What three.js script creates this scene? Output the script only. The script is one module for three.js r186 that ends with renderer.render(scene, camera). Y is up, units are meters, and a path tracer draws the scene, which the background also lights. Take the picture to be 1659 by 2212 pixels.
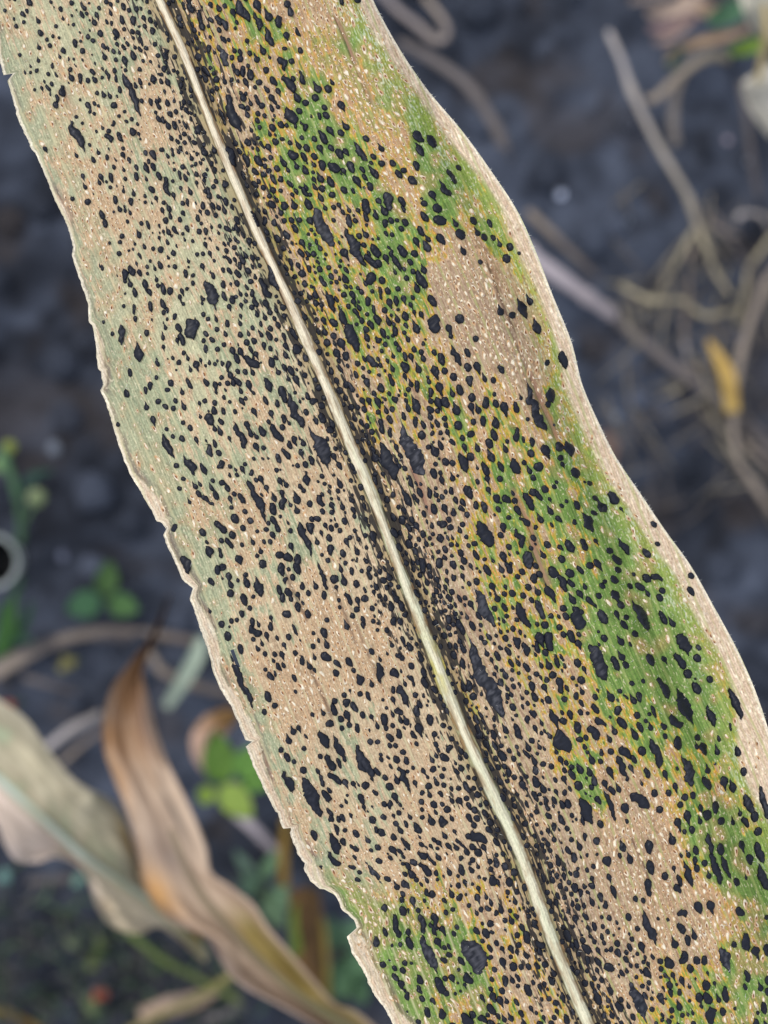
import * as THREE from 'three';
import { mergeGeometries } from 'three/addons/utils/BufferGeometryUtils.js';

// ------------------------------------------------------------------ camera, sky, sun, exposure
const scene = new THREE.Scene();
const CAM_H = 0.78, FOCUS = 0.26, FOV = 45;
const camera = new THREE.PerspectiveCamera(FOV, 3 / 4, 0.01, 600);
camera.position.set(0, CAM_H, 0);
camera.up.set(0, 0, -1);
camera.lookAt(0, 0, 0);
camera.focus = FOCUS;
camera.userData.fStop = 7.4;
const renderer = new THREE.WebGLRenderer();
renderer.toneMapping = THREE.LinearToneMapping;
renderer.toneMappingExposure = 1.36;
renderer.shadowMap.enabled = true;

const SUN_DIR = new THREE.Vector3(-0.55, 1.0, -0.5).normalize();
{ // an overcast sky with a brighter veil round the hidden sun
  const W = 256, Hh = 128, data = new Float32Array(W * Hh * 4);
  for (let j = 0; j < Hh; j++) for (let i = 0; i < W; i++) {
    const el = ((j + 0.5) / Hh - 0.5) * Math.PI, az = ((i + 0.5) / W - 0.5) * 2 * Math.PI;
    const d = new THREE.Vector3(Math.cos(el) * Math.cos(az), Math.sin(el), Math.cos(el) * Math.sin(az));
    const up = Math.max(0, d.y), veil = Math.pow(Math.max(0, d.dot(SUN_DIR)), 6) * 0.45;
    const cloud = 0.05 * Math.sin(d.x * 7 + d.z * 4) * Math.sin(d.z * 6 - d.x * 3 + 1.3);
    const L = 0.62 + 0.34 * up + cloud * up;
    const o = (j * W + i) * 4;
    data[o] = L * 0.90 + veil; data[o + 1] = L * 0.98 + veil * 0.97; data[o + 2] = L * 1.11 + veil * 0.9; data[o + 3] = 1;
  }
  const sky = new THREE.DataTexture(data, W, Hh, THREE.RGBAFormat, THREE.FloatType);
  sky.mapping = THREE.EquirectangularReflectionMapping;
  sky.magFilter = sky.minFilter = THREE.LinearFilter; sky.needsUpdate = true;
  scene.background = sky; scene.environment = sky;
}
const sun = new THREE.DirectionalLight(new THREE.Color(1, 0.95, 0.87), 1.15);
sun.position.copy(SUN_DIR).multiplyScalar(4);
sun.castShadow = true; sun.shadow.radius = 34; sun.shadow.mapSize.set(2048, 2048);
Object.assign(sun.shadow.camera, { left: -0.8, right: 0.8, top: 0.8, bottom: -0.8, near: 0.5, far: 8 });
scene.add(sun, sun.target);

// ------------------------------------------------------------------ small helpers
let seed = 20231;
function rnd() { seed = (seed + 0x6D2B79F5) | 0; let t = Math.imul(seed ^ (seed >>> 15), 1 | seed); t = (t + Math.imul(t ^ (t >>> 7), 61 | t)) ^ t; return ((t ^ (t >>> 14)) >>> 0) / 4294967296; }
const rr = (a, b) => a + (b - a) * rnd();
const clamp = (x, a = 0, b = 1) => (x < a ? a : x > b ? b : x);
const sstep = (a, b, x) => { const t = clamp((x - a) / (b - a)); return t * t * (3 - 2 * t); };
const mix = (a, b, t) => a + (b - a) * t;
const TBL = new Float32Array(65536); for (let i = 0; i < 65536; i++) TBL[i] = rnd();
const hash = (x, y) => TBL[((Math.imul(x, 73856093) ^ Math.imul(y, 19349663)) >>> 3) & 65535];
function vn(x, y) { // value noise 0..1
  const xi = Math.floor(x), yi = Math.floor(y); let fx = x - xi, fy = y - yi;
  fx = fx * fx * (3 - 2 * fx); fy = fy * fy * (3 - 2 * fy);
  const a = hash(xi, yi), b = hash(xi + 1, yi), c = hash(xi, yi + 1), d = hash(xi + 1, yi + 1);
  return a + (b - a) * fx + (c - a) * fy + (a - b - c + d) * fx * fy;
}
function fbm(x, y, n = 3) { let s = 0, w = 0.5, t = 0; for (let i = 0; i < n; i++) { s += w * vn(x, y); t += w; w *= 0.5; x = x * 2.03 + 17.3; y = y * 2.03 + 5.7; } return s / t; }
const lin8 = (v) => { v /= 255; return v <= 0.04045 ? v / 12.92 : Math.pow((v + 0.055) / 1.055, 2.4); };
const GAIN = 1.42; // how bright a white surface facing the sky comes out; albedo = seen colour / GAIN
const C = (r, g, b, k = 1) => [lin8(r) / GAIN * k, lin8(g) / GAIN * k, lin8(b) / GAIN * k];
const c3 = (a, b, t) => [a[0] + (b[0] - a[0]) * t, a[1] + (b[1] - a[1]) * t, a[2] + (b[2] - a[2]) * t];

// a point of the picture frame (1659 by 2212 units) at a given depth below the camera
const KPX = 2 * Math.tan(FOV * Math.PI / 360) / 2212;
const at = (x, y, dist) => new THREE.Vector3((x - 829.5) * KPX * dist, CAM_H - dist, (y - 1106) * KPX * dist);

const counts = {};
function numbered(n) { const k = counts[n] = (counts[n] ?? -1) + 1; return k ? n + '_' + String(k).padStart(3, '0') : n; }
function tag(o, label, category, group, kind) {
  if (label) o.userData.label = label; if (category) o.userData.category = category;
  if (group) o.userData.group = group; if (kind) o.userData.kind = kind; return o;
}
function thing(name, label, category, group) { const g = new THREE.Group(); g.name = numbered(name); scene.add(g); return tag(g, label, category, group); }
function mesh(name, geo, mat, parent, num = false) {
  const m = new THREE.Mesh(geo, mat); m.name = num || !parent ? numbered(name) : name;
  m.castShadow = m.receiveShadow = true; (parent || scene).add(m); return m;
}
function buildGeo(pos, idx, col, uv) {
  const g = new THREE.BufferGeometry();
  g.setAttribute('position', new THREE.Float32BufferAttribute(pos, 3));
  if (col) g.setAttribute('color', new THREE.Float32BufferAttribute(col, 3));
  if (uv) g.setAttribute('uv', new THREE.Float32BufferAttribute(uv, 2));
  g.setIndex(idx); g.computeVertexNormals(); return g;
}
const matte = new THREE.MeshPhysicalMaterial({ vertexColors: true, roughness: 0.85, specularIntensity: 0.4, side: THREE.DoubleSide });
const soilMat = new THREE.MeshPhysicalMaterial({ vertexColors: true, roughness: 1, specularIntensity: 0.15 });
const greenMat = new THREE.MeshPhysicalMaterial({ vertexColors: true, roughness: 0.65, specularIntensity: 0.5, side: THREE.DoubleSide });

// ------------------------------------------------------------------ the ground: one sheet, fine under the camera and coarse towards the horizon
const lump = (x, z) => {
  const a = fbm(x * 9 + 31, z * 9 + 7, 4), b = fbm(x * 38 + 3, z * 38 + 11, 3), c = fbm(x * 130, z * 130, 2);
  return (a - 0.5) * 0.05 + Math.pow(b, 1.5) * 0.016 + (c - 0.5) * 0.004;
};
const soilTone = (x, z) => {
  const n = fbm(x * 14 + 5, z * 14 + 40, 3), f = fbm(x * 90, z * 90, 2), w = fbm(x * 30 + 70, z * 30, 2);
  let c = c3(C(38, 40, 47), C(84, 90, 105), sstep(0.22, 0.78, n * 0.62 + f * 0.42));
  c = c3(c, C(70, 62, 58), sstep(0.6, 0.8, w) * 0.5);
  return c3(c, C(110, 116, 130), sstep(0.74, 0.86, f * 0.6 + n * 0.45) * 0.4);
};
{
  const N = 460, pos = [], col = [], idx = [];
  const warp = (t) => { const s = Math.abs(t); return Math.sign(t) * (s < 0.8 ? s * 0.9 : 0.72 + Math.pow((s - 0.8) / 0.2, 5) * 250 + (s - 0.8) * 0.9); };
  for (let j = 0; j <= N; j++) for (let i = 0; i <= N; i++) {
    const x = warp(2 * i / N - 1), z = warp(2 * j / N - 1), r = Math.hypot(x, z);
    pos.push(x, lump(x, z) * clamp(2.2 - r, 0.2, 1), z); col.push(...soilTone(x, z));
    if (i < N && j < N) { const k = j * (N + 1) + i; idx.push(k, k + N + 1, k + 1, k + 1, k + N + 1, k + N + 2); }
  }
  tag(mesh('ground', buildGeo(pos, idx, col), soilMat), 'dark bluish grey bare field soil with crumbly surface', 'soil', null, 'structure');
}
{ // crumbs and clods of soil lying on it, nobody could count them
  const gs = [], ico = new THREE.IcosahedronGeometry(1, 1);
  for (let k = 0; k < 900; k++) {
    const g = ico.clone(), p = g.attributes.position, s = 0.0022 + Math.pow(rnd(), 3) * 0.012, x = rr(-0.34, 0.34), z = rr(-0.42, 0.42), o = rr(0, 90);
    const col = [], t = soilTone(x, z), f = rr(0.7, 1.35);
    for (let i = 0; i < p.count; i++) {
      const q = 0.75 + 0.5 * vn(p.getX(i) * 1.7 + o, p.getY(i) * 1.7 + p.getZ(i) * 2.1 + o);
      p.setXYZ(i, p.getX(i) * q * s + x, p.getY(i) * q * s * 0.75 + lump(x, z) + s * 0.3, p.getZ(i) * q * s + z); col.push(t[0] * f, t[1] * f, t[2] * f);
    }
    g.setAttribute('color', new THREE.Float32BufferAttribute(col, 3)); g.deleteAttribute('uv'); g.computeVertexNormals(); gs.push(g);
  }
  tag(mesh('soil_crumbs', mergeGeometries(gs), soilMat), 'loose dark crumbs of soil scattered over the bare ground', 'soil crumbs', null, 'stuff');
}

// ------------------------------------------------------------------ builders for plants
const D_GROUND = CAM_H - 0.004;
const v3path = (pts) => new THREE.CatmullRomCurve3(pts.map((p) => at(p[0], p[1], p[2] ?? D_GROUND - 0.012)), false, 'centripetal');
function tubeGeo(pts, r0, r1, colA, colB, { seg = 40, ring = 9, knots = 0, flat = 0.6, streak = 0.25 } = {}) { // r in frame units at that depth
  const cv = v3path(pts), pos = [], col = [], idx = [], o = rr(0, 50);
  const up = new THREE.Vector3(0, 1, 0);
  for (let i = 0; i <= seg; i++) {
    const t = i / seg, p = cv.getPointAt(t), tan = cv.getTangentAt(t);
    const sd = new THREE.Vector3().crossVectors(tan, up).normalize(), nn = new THREE.Vector3().crossVectors(sd, tan).normalize();
    let r = mix(r0, r1, t) * KPX * (CAM_H - p.y) * (0.9 + 0.2 * vn(t * 9 + o, 1));
    if (knots) r *= 1 + 0.35 * Math.exp(-Math.pow(((t * knots) % 1 - 0.5) / 0.05, 2));
    if (i === 0 || i === seg) r *= 0.55;
    for (let j = 0; j < ring; j++) {
      const f = j / ring * Math.PI * 2, q = r * (0.92 + 0.16 * vn(t * 5 + o, j * 1.3));
      pos.push(p.x + sd.x * Math.cos(f) * q + nn.x * Math.sin(f) * q * flat, p.y + sd.y * Math.cos(f) * q + nn.y * Math.sin(f) * q * flat, p.z + sd.z * Math.cos(f) * q + nn.z * Math.sin(f) * q * flat);
      const n = vn(t * 12 + o, j * 0.9 + o), c = c3(colA, colB, clamp(t + (n - 0.5) * 0.8)), m = 1 + (n - 0.5) * 2 * streak;
      col.push(c[0] * m, c[1] * m, c[2] * m);
      if (i < seg) { const a = i * ring + j, b = i * ring + (j + 1) % ring; idx.push(a, b, a + ring, b, b + ring, a + ring); }
    }
  }
  for (const [base, i] of [[0, 0], [seg * ring, seg]]) {
    const p = cv.getPointAt(i / seg), k = pos.length / 3; pos.push(p.x, p.y, p.z); col.push(...(i ? colB : colA));
    for (let j = 0; j < ring; j++) i ? idx.push(k, base + j, base + (j + 1) % ring) : idx.push(k, base + (j + 1) % ring, base + j);
  }
  return buildGeo(pos, idx, col);
}
function straw(name, label, category, group, pts, r0, r1, ca, cb, opt) { return tag(mesh(name, tubeGeo(pts, r0, r1, ca, cb, opt), matte), label, category, group); }

// a blade bounded by two edge lines with a midrib line between them: solid, 0.35 mm thick
function polyline(pts) {
  const L = [0]; for (let i = 1; i < pts.length; i++) L.push(L[i - 1] + Math.hypot(pts[i][0] - pts[i - 1][0], pts[i][1] - pts[i - 1][1]));
  const T = L[L.length - 1];
  const cr = new THREE.CatmullRomCurve3(pts.map((p) => new THREE.Vector3(p[0], p[1], p[2])), false, 'centripetal');
  return (t) => cr.getPoint(clamp(t));
}
function bladeGeo(left, mid, right, colour, { n = 60, m = 16, fold = 0.006, ripple = 0.002, thick = 0.00035 } = {}) {
  const l = polyline(left), c = polyline(mid), r = polyline(right), pos = [], col = [], idx = [], o = rr(0, 40);
  const P = (t, u) => {
    const A = c(t), B = u < 0 ? l(t) : r(t), s = Math.abs(u);
    const x = mix(A.x, B.x, s), y = mix(A.y, B.y, s);
    let d = mix(A.z, B.z, s) - fold * (s * s - 0.15 * s) + ripple * (fbm(t * 7 + o, u * 2.5 + o, 2) - 0.5) * 2 * s;
    return at(x, y, d);
  };
  for (let side = 0; side < 2; side++) for (let i = 0; i <= n; i++) for (let j = 0; j <= m; j++) {
    const t = i / n, u = 2 * j / m - 1, p = P(t, u);
    pos.push(p.x, p.y - side * thick, p.z);
    const k = colour(t, u, fbm(t * 16 + o, u * 3 + o, 3), vn(t * 8 + o, u * 14 + o)); col.push(...k);
  }
  const S = (n + 1) * (m + 1);
  for (let i = 0; i < n; i++) for (let j = 0; j < m; j++) { const k = i * (m + 1) + j; idx.push(k, k + 1, k + m + 1, k + 1, k + m + 2, k + m + 1, S + k, S + k + m + 1, S + k + 1, S + k + 1, S + k + m + 1, S + k + m + 2); }
  for (let i = 0; i < n; i++) for (const j of [0, m]) { const k = i * (m + 1) + j, q = k + m + 1; idx.push(k, q, S + k, q, S + q, S + k); }
  for (let j = 0; j < m; j++) for (const i of [0, n]) { const k = i * (m + 1) + j; idx.push(k, k + 1, S + k, k + 1, S + k + 1, S + k); }
  return buildGeo(pos, idx, col);
}
// a narrow blade along one centre line; half-widths in frame units
function stripGeo(pts, widths, colour, opt) {
  const c = polyline(pts), L = [], R = [], M = [], n = 14;
  for (let i = 0; i <= n; i++) {
    const t = i / n, p = c(t), q = c(Math.min(1, t + 0.01)), p0 = c(Math.max(0, t - 0.01)); let dx = q.x - p0.x, dy = q.y - p0.y; const d = Math.hypot(dx, dy) || 1; dx /= d; dy /= d;
    const f = t * (widths.length - 1), k = Math.min(widths.length - 2, Math.floor(f)), w = mix(widths[k], widths[k + 1], f - k) + 0.5;
    L.push([p.x + dy * w, p.y - dx * w, p.z]); R.push([p.x - dy * w, p.y + dx * w, p.z]); M.push([p.x, p.y, p.z]);
  }
  return bladeGeo(L, M, R, colour, { n: 26, m: 8, fold: 0.002, ripple: 0.0012, ...opt });
}
const shade = (a, b, k = 0.5) => (t, u, n, f) => { const c = c3(a, b, clamp(n * 1.3 - 0.15)), m = 0.85 + 0.3 * f; return [c[0] * m, c[1] * m, c[2] * m]; };

// ------------------------------------------------------------------ what lies and grows under the leaf
const G = D_GROUND;
const gS = [C(196, 186, 184), C(140, 132, 128)], gB = [C(152, 138, 126), C(112, 100, 94)], gY = [C(188, 176, 148), C(150, 138, 116)], dk = [C(114, 106, 104), C(86, 80, 82)], pinkG = [C(196, 184, 190), C(146, 136, 138)];
// bent dry stems and straws on the open soil
const LOOP = 'dry straws lying on the bare soil';
straw('dry_stalk', 'long pale grey dry stem leaning over bare soil into the tangle of straws', 'dry stalk', LOOP, [[1313, 66, G - 0.05], [1340, 125, G - 0.045], [1358, 180, G - 0.04], [1388, 247, G - 0.035], [1425, 320, G - 0.03], [1461, 380, G - 0.03], [1490, 432, G - 0.025], [1508, 490, G - 0.02], [1540, 560, G - 0.012]], 7.5, 8, gS[0], gY[1], { knots: 2 });
straw('straw', 'brown forked straw branching from the long grey stem up towards the pale dry leaf', 'straw', LOOP, [[1392, 214, G - 0.034], [1414, 213, G - 0.034], [1453, 177, G - 0.036], [1508, 132, G - 0.038], [1545, 120, G - 0.03], [1572, 128, G - 0.015]], 8, 12, gB[0], gY[1]);
straw('straw', 'short grey straw hanging down from the forked brown straw', 'straw', LOOP, [[1474, 160, G - 0.03], [1458, 210, G - 0.025], [1454, 255, G - 0.018], [1460, 315, G - 0.008]], 9, 11, gB[0], gS[1]);
straw('straw', 'thin faint straw below the pale dry leaf tip', 'straw', LOOP, [[1600, 175, G - 0.02], [1612, 250, G - 0.016], [1626, 360, G - 0.01], [1640, 430, G - 0.006]], 8, 6, dk[0], dk[1]);
straw('straw', 'faint yellowish straw lying under the dry brown leaf pieces', 'straw', LOOP, [[1438, 136, G - 0.02], [1500, 100, G - 0.024], [1560, 84, G - 0.026], [1612, 62, G - 0.02]], 6, 8, gY[0], gB[0]);
straw('dry_stalk', 'looped grey dry stem doubled back in a narrow bend', 'dry stalk', LOOP, [[820, -20, G - 0.02], [862, 24, G - 0.022], [903, 56, G - 0.022], [940, 86, G - 0.02], [962, 84, G - 0.02], [966, 62, G - 0.022], [946, 28, G - 0.022], [914, -10, G - 0.02]], 9, 8, pinkG[1], gB[0]);
straw('dry_stalk', 'dark crooked root-like stem running beside the smooth edge of the spotted leaf', 'dry stalk', LOOP, [[860, 88, G - 0.01], [905, 112, G - 0.014], [955, 142, G - 0.016], [1008, 182, G - 0.018], [1048, 236, G - 0.018], [1082, 298, G - 0.016], [1092, 362, G - 0.01], [1086, 420, G - 0.004]], 10, 13, dk[0], dk[0], { knots: 3 });
straw('straw', 'faint straw pointing at the small white pebble', 'straw', LOOP, [[1085, 382, G - 0.008], [1130, 388, G - 0.01], [1175, 396, G - 0.01], [1215, 408, G - 0.008]], 6, 5, gB[1], dk[0]);
straw('straw', 'brown straw running out from behind the leaf edge above the thick pale stalk', 'straw', LOOP, [[1140, 455, G - 0.012], [1200, 512, G - 0.014], [1250, 560, G - 0.014], [1292, 600, G - 0.01]], 9, 7, gB[0], dk[1]);
straw('dry_stalk', 'thick pale pinkish grey stalk piece sticking out from under the leaf', 'dry stalk', null, [[1080, 500, G - 0.03], [1190, 584, G - 0.034], [1262, 636, G - 0.034], [1330, 684, G - 0.028]], 18, 15, pinkG[0], pinkG[1], { knots: 2 });
straw('dry_stalk', 'long dark stalk lying slantwise on the soil below the thick pale stalk', 'dry stalk', null, [[1322, 684, G - 0.016], [1390, 738, G - 0.018], [1470, 802, G - 0.018], [1550, 862, G - 0.016], [1640, 950, G - 0.012], [1720, 1030, G - 0.01]], 12, 12, dk[0], dk[0], { knots: 3 });
const TANGLE = 'tangle of dry grass straws';
const tang = [
  ['yellowish straw of the tangle bent across below two upright straws', [[1340, 618], [1406, 648], [1472, 650], [1522, 682], [1590, 668]], 8, 9, gY],
  ['straight straw slanting down from the end of the long grey stem', [[1512, 478], [1480, 530], [1448, 590], [1405, 660]], 7, 7, gY],
  ['upright thin straw standing between the slanting straw and the forked stems', [[1498, 500], [1490, 570], [1488, 640], [1479, 713], [1490, 790]], 7, 6, gB],
  ['pale thick straw in the middle of the tangle leading towards the forks', [[1500, 470], [1524, 532], [1546, 588], [1580, 640]], 9, 8, gY],
  ['straw of the tangle crossing behind the pale thick straw', [[1540, 456], [1580, 520], [1614, 576], [1640, 620]], 7, 7, dk],
  ['short straw fork meeting the tall stem from above', [[1675, 500], [1640, 548], [1618, 578], [1610, 632], [1588, 704]], 8, 9, gY],
  ['faint straw lying between the yellow leaf and the dark stalk', [[1475, 790], [1500, 796], [1535, 786]], 6, 6, gB],
  ['thin straw running along the frame edge below the tall stem', [[1600, 940], [1632, 980], [1690, 1030]], 9, 9, gB],
  ['pale straw stub lying at the upper frame edge of the tangle', [[1600, 512], [1560, 498], [1528, 470], [1516, 440]], 6, 6, gB],
  ['thin straw crossing under the tall stem towards the frame edge', [[1530, 700], [1580, 726], [1640, 740], [1700, 748]], 6, 6, dk],
  ['grey straw hooked round the small stones near the frame edge', [[1590, 486], [1598, 466], [1618, 460], [1646, 466], [1664, 500]], 9, 8, gS],
  ['faint straw running beside the tall stem towards the lower frame edge', [[1612, 900], [1640, 930], [1690, 960]], 8, 8, dk],
  ['thin arched straw above the yellow withered leaf', [[1478, 690], [1482, 760], [1500, 800]], 8, 5, gS],
];
for (const [label, p, r0, r1, c] of tang) straw('straw', label, 'straw', TANGLE, p.map((q, i) => [q[0], q[1], G - 0.014 - 0.008 * (i % 2)]), r0 * 0.65, r1 * 0.65, c[0], c[1]);
straw('dry_stalk', 'tall bent grey brown stem carrying the yellow withered leaf', 'dry stalk', TANGLE, [[1690, 560, G - 0.03], [1655, 610, G - 0.04], [1628, 678, G - 0.045], [1604, 752, G - 0.045], [1592, 820, G - 0.04], [1586, 880, G - 0.035], [1585, 940, G - 0.03], [1596, 1000, G - 0.022], [1628, 1045, G - 0.016], [1670, 1110, G - 0.012]], 8, 8, gB[0], gB[0], { knots: 4 });
tag(mesh('withered_leaf', stripGeo([[1530, 735, G - 0.035], [1552, 772, G - 0.045], [1572, 815, G - 0.05], [1583, 890, G - 0.04]], [5, 12, 17, 15], shade(C(214, 180, 104), C(176, 142, 78))), matte), 'small yellow withered leaf on the tall bent stem', 'withered leaf');
tag(mesh('withered_leaf', stripGeo([[1300, 930, G - 0.012], [1320, 960, G - 0.016], [1318, 1010, G - 0.012]], [8, 16, 9], shade(C(128, 104, 92), C(92, 78, 74))), matte), 'small brown curled leaf scrap beside the smooth edge of the spotted leaf', 'withered leaf');
{ // fine broken straw between and under them, nobody could count it
  const gs = [];
  for (let k = 0; k < 120; k++) {
    const x = rr(1330, 1720), y = rr(440, 1120) + (x - 1500) * 0.25, f = rnd() < 0.6 ? rr(0.7, 1.9) : rr(2.2, 3.0), L = rr(50, 190), b = rr(-0.35, 0.35), t = rnd();
    const c = c3(C(92, 86, 86), C(178, 166, 144), t * t), pt = (q, w, h) => [x + Math.cos(f + w) * q, y + Math.sin(f + w) * q, G - h];
    gs.push(tubeGeo([pt(-L / 2, 0, 0.006), pt(0, b, rr(0.012, 0.03)), pt(L / 2, b, 0.008)], rr(2, 4.2), rr(1.8, 3.4), c, c.map((v) => v * 0.75), { seg: 10, ring: 5 }));
  }
  tag(mesh('straw_litter', mergeGeometries(gs), matte), 'litter of fine broken grass straws around the yellow withered leaf', 'straw litter', null, 'stuff');
}
// pebbles
for (const [x, y, s, col, label] of [[1207, 428, 9.5, C(225, 232, 255), 'small bright white pebble at the end of a faint straw'], [1632, 1336, 9, C(225, 230, 255), 'small bright white pebble alone on dark soil beside the broad green part of the leaf'], [1567, 308, 6, C(176, 160, 172), 'tiny pinkish pebble on the soil under the forked straw'], [1347, 488, 6, C(150, 158, 172), 'tiny grey pebble in front of the long grey stem'], [1328, 902, 12, C(140, 148, 164), 'flat grey pebble in the soil below the long dark stalk'], [1615, 352, 8, C(140, 148, 166), 'grey pebble beside the thin faint straw'], [122, 968, 15, C(120, 126, 138), 'oblong grey pebble beside the weed with yellow heads'], [142, 1200, 11, C(112, 116, 136), 'dull grey pebble above the three-leaved seedling']]) {
  const g = new THREE.IcosahedronGeometry(1, 2), p = g.attributes.position, c = []; const q = at(x, y, G), k = s * KPX * CAM_H;
  for (let i = 0; i < p.count; i++) { const n = 0.8 + 0.4 * vn(p.getX(i) * 1.6 + x, p.getY(i) * 1.6 + p.getZ(i)); p.setXYZ(i, p.getX(i) * n * k, p.getY(i) * n * k * 0.7, p.getZ(i) * n * k); c.push(...col.map((v) => v * (0.85 + 0.3 * n - 0.15))); }
  g.setAttribute('color', new THREE.Float32BufferAttribute(c, 3)); g.computeVertexNormals();
  const m = tag(mesh('pebble', g, matte), label, 'pebble', 'pebbles on the soil'); m.position.set(q.x, lump(q.x, q.z) + k * 0.45, q.z);
}
// dead and living leaves in the upper corner
{
  const t = thing('dry_plant', 'dry plant with pale hanging leaves and a few green blades in the upper corner', 'dry plant');
  const add = (n, g, m = matte) => mesh(n, g, m, t);
  add('pale_leaf', bladeGeo([[1590, -30, G - 0.14], [1604, 18, G - 0.14], [1622, 58, G - 0.13], [1640, 78, G - 0.12]], [[1625, -30, G - 0.15], [1632, 18, G - 0.15], [1640, 52, G - 0.14], [1650, 84, G - 0.13]], [[1690, -30, G - 0.13], [1690, 18, G - 0.13], [1690, 60, G - 0.12], [1690, 96, G - 0.11]], shade(C(205, 198, 184), C(176, 170, 150))));
  add('pale_leaf', bladeGeo([[1646, 150, G - 0.12], [1606, 178, G - 0.12], [1612, 222, G - 0.11], [1662, 296, G - 0.1]], [[1660, 140, G - 0.13], [1636, 180, G - 0.13], [1642, 222, G - 0.12], [1680, 290, G - 0.11]], [[1720, 140, G - 0.12], [1720, 180, G - 0.12], [1720, 222, G - 0.11], [1720, 290, G - 0.1]], shade(C(206, 198, 186), C(186, 178, 160))));
  add('yellow_leaf', stripGeo([[1652, 6, G - 0.17], [1656, 70, G - 0.165], [1646, 130, G - 0.15], [1636, 180, G - 0.14]], [6, 9, 8, 5], shade(C(222, 200, 146), C(196, 176, 130))));
  add('green_leaf', stripGeo([[1530, 46, G - 0.06], [1570, 30, G - 0.08], [1610, 8, G - 0.09]], [14, 24, 20], shade(C(70, 112, 84), C(96, 132, 100))), greenMat);
  add('green_leaf', stripGeo([[1575, 112, G - 0.06], [1610, 102, G - 0.08], [1655, 92, G - 0.09]], [8, 17, 14], shade(C(108, 140, 50), C(124, 150, 66))), greenMat);
  add('green_leaf', stripGeo([[1445, 152, G - 0.02], [1462, 124, G - 0.03], [1470, 100, G - 0.04]], [5, 8, 5], shade(C(86, 110, 92), C(96, 120, 96))), greenMat);
  for (const [p, w, a, b] of [[[[1396, 30], [1440, 24], [1490, 6], [1520, -20]], [5, 14, 16, 10], C(214, 190, 170), C(150, 128, 118)], [[[1400, 62], [1450, 56], [1500, 36]], [6, 16, 12], C(168, 140, 138), C(112, 94, 94)], [[[1470, -12], [1500, 14], [1540, 24], [1590, 20]], [8, 14, 14, 6], C(224, 194, 166), C(160, 130, 106)], [[[1412, 92], [1450, 78], [1488, 46]], [4, 10, 8], C(190, 164, 152), C(130, 110, 104)], [[[1440, 116], [1500, 92], [1570, 78], [1616, 60]], [4, 9, 9, 6], C(206, 176, 142), C(130, 102, 78)], [[[1360, 2], [1400, -4], [1450, -16]], [6, 10, 10], C(150, 136, 130), C(116, 104, 100)]])
    add('brown_leaf', stripGeo(p.map((q, i) => [q[0], q[1], G - 0.03 - 0.008 * i]), w, shade(a, b)));
  straw('stem', null, null, null, [[1700, 330, G], [1690, 200, G - 0.06], [1680, 100, G - 0.1], [1668, -20, G - 0.13]], 6, 5, gY[0], gY[1]); const st = scene.children[scene.children.length - 1]; t.add(st); st.name = 'stem';
}
// the open end of a hollow tube at the frame edge
{
  const pos = [], col = [], idx = [], c = at(-18, 1213, G - 0.1), R = 62 * KPX * (CAM_H - c.y), prof = [[0.0, -0.9], [0.82, -0.85], [0.82, -0.12], [0.85, 0.04], [0.92, 0.1], [0.99, 0.05], [1.0, -0.1], [0.74, -0.95]];
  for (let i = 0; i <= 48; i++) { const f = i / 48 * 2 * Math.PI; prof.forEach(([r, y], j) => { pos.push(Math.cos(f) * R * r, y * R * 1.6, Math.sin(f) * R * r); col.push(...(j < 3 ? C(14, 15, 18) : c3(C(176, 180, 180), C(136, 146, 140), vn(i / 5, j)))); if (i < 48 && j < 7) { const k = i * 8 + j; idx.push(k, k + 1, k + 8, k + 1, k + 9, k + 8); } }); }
  const t = tag(mesh('hollow_tube', buildGeo(pos, idx, col), greenMat), 'pale grey round mouth of a hollow dark tube standing in the soil beside green blades', 'tube'); t.position.copy(c);
}
// weeds
function ovate(c, tip, w, ca, cb) { // a broad weed leaf from its stalk end to its tip
  const L = [], M = [], R = [], dx = tip[0] - c[0], dy = tip[1] - c[1], len = Math.hypot(dx, dy), ux = dx / len, uy = dy / len;
  for (let i = 0; i <= 8; i++) { const t = i / 8, q = w * Math.pow(Math.sin(Math.PI * Math.min(0.999, 0.06 + 0.93 * Math.pow(t, 0.8))), 0.75), x = mix(c[0], tip[0], t), y = mix(c[1], tip[1], t), z = mix(c[2], tip[2], t); M.push([x, y, z]); L.push([x + uy * q, y - ux * q, z]); R.push([x - uy * q, y + ux * q, z]); }
  return bladeGeo(L, M, R, (t, u, n, f) => { const k = c3(ca, cb, clamp(n * 1.2 - 0.1 + 0.4 * (1 - Math.abs(u)) * (Math.abs(u) < 0.1 ? 1 : 0))); return k; }, { n: 20, m: 10, fold: 0.004, ripple: 0.003 });
}
function weed(name, label, group, root, leaves, stemCol = [C(96, 124, 76), C(84, 108, 60)]) {
  const t = thing(name, label, 'weed', group);
  for (const [base, tip, w, ca, cb] of leaves) {
    const g = tubeGeo([root, [mix(root[0], base[0], 0.6), mix(root[1], base[1], 0.5), mix(root[2], base[2], 0.7)], base], 4, 3, stemCol[0], stemCol[1], { seg: 10, ring: 6 }); mesh('stem', g, greenMat, t);
    mesh('leaf', ovate(base, tip, w, ca, cb), greenMat, t);
  }
  return t;
}
weed('weed_seedling', 'three-leaved green weed seedling alone on dark soil', 'broad-leaved weeds', [226, 1296, G], [
  [[226, 1286, G - 0.02], [236, 1210, G - 0.035], 25, C(76, 106, 58), C(84, 114, 64)], [[216, 1296, G - 0.02], [142, 1318, G - 0.03], 30, C(80, 122, 82), C(88, 130, 92)], [[234, 1298, G - 0.02], [300, 1318, G - 0.03], 26, C(74, 112, 64), C(88, 122, 70)]]);
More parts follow.
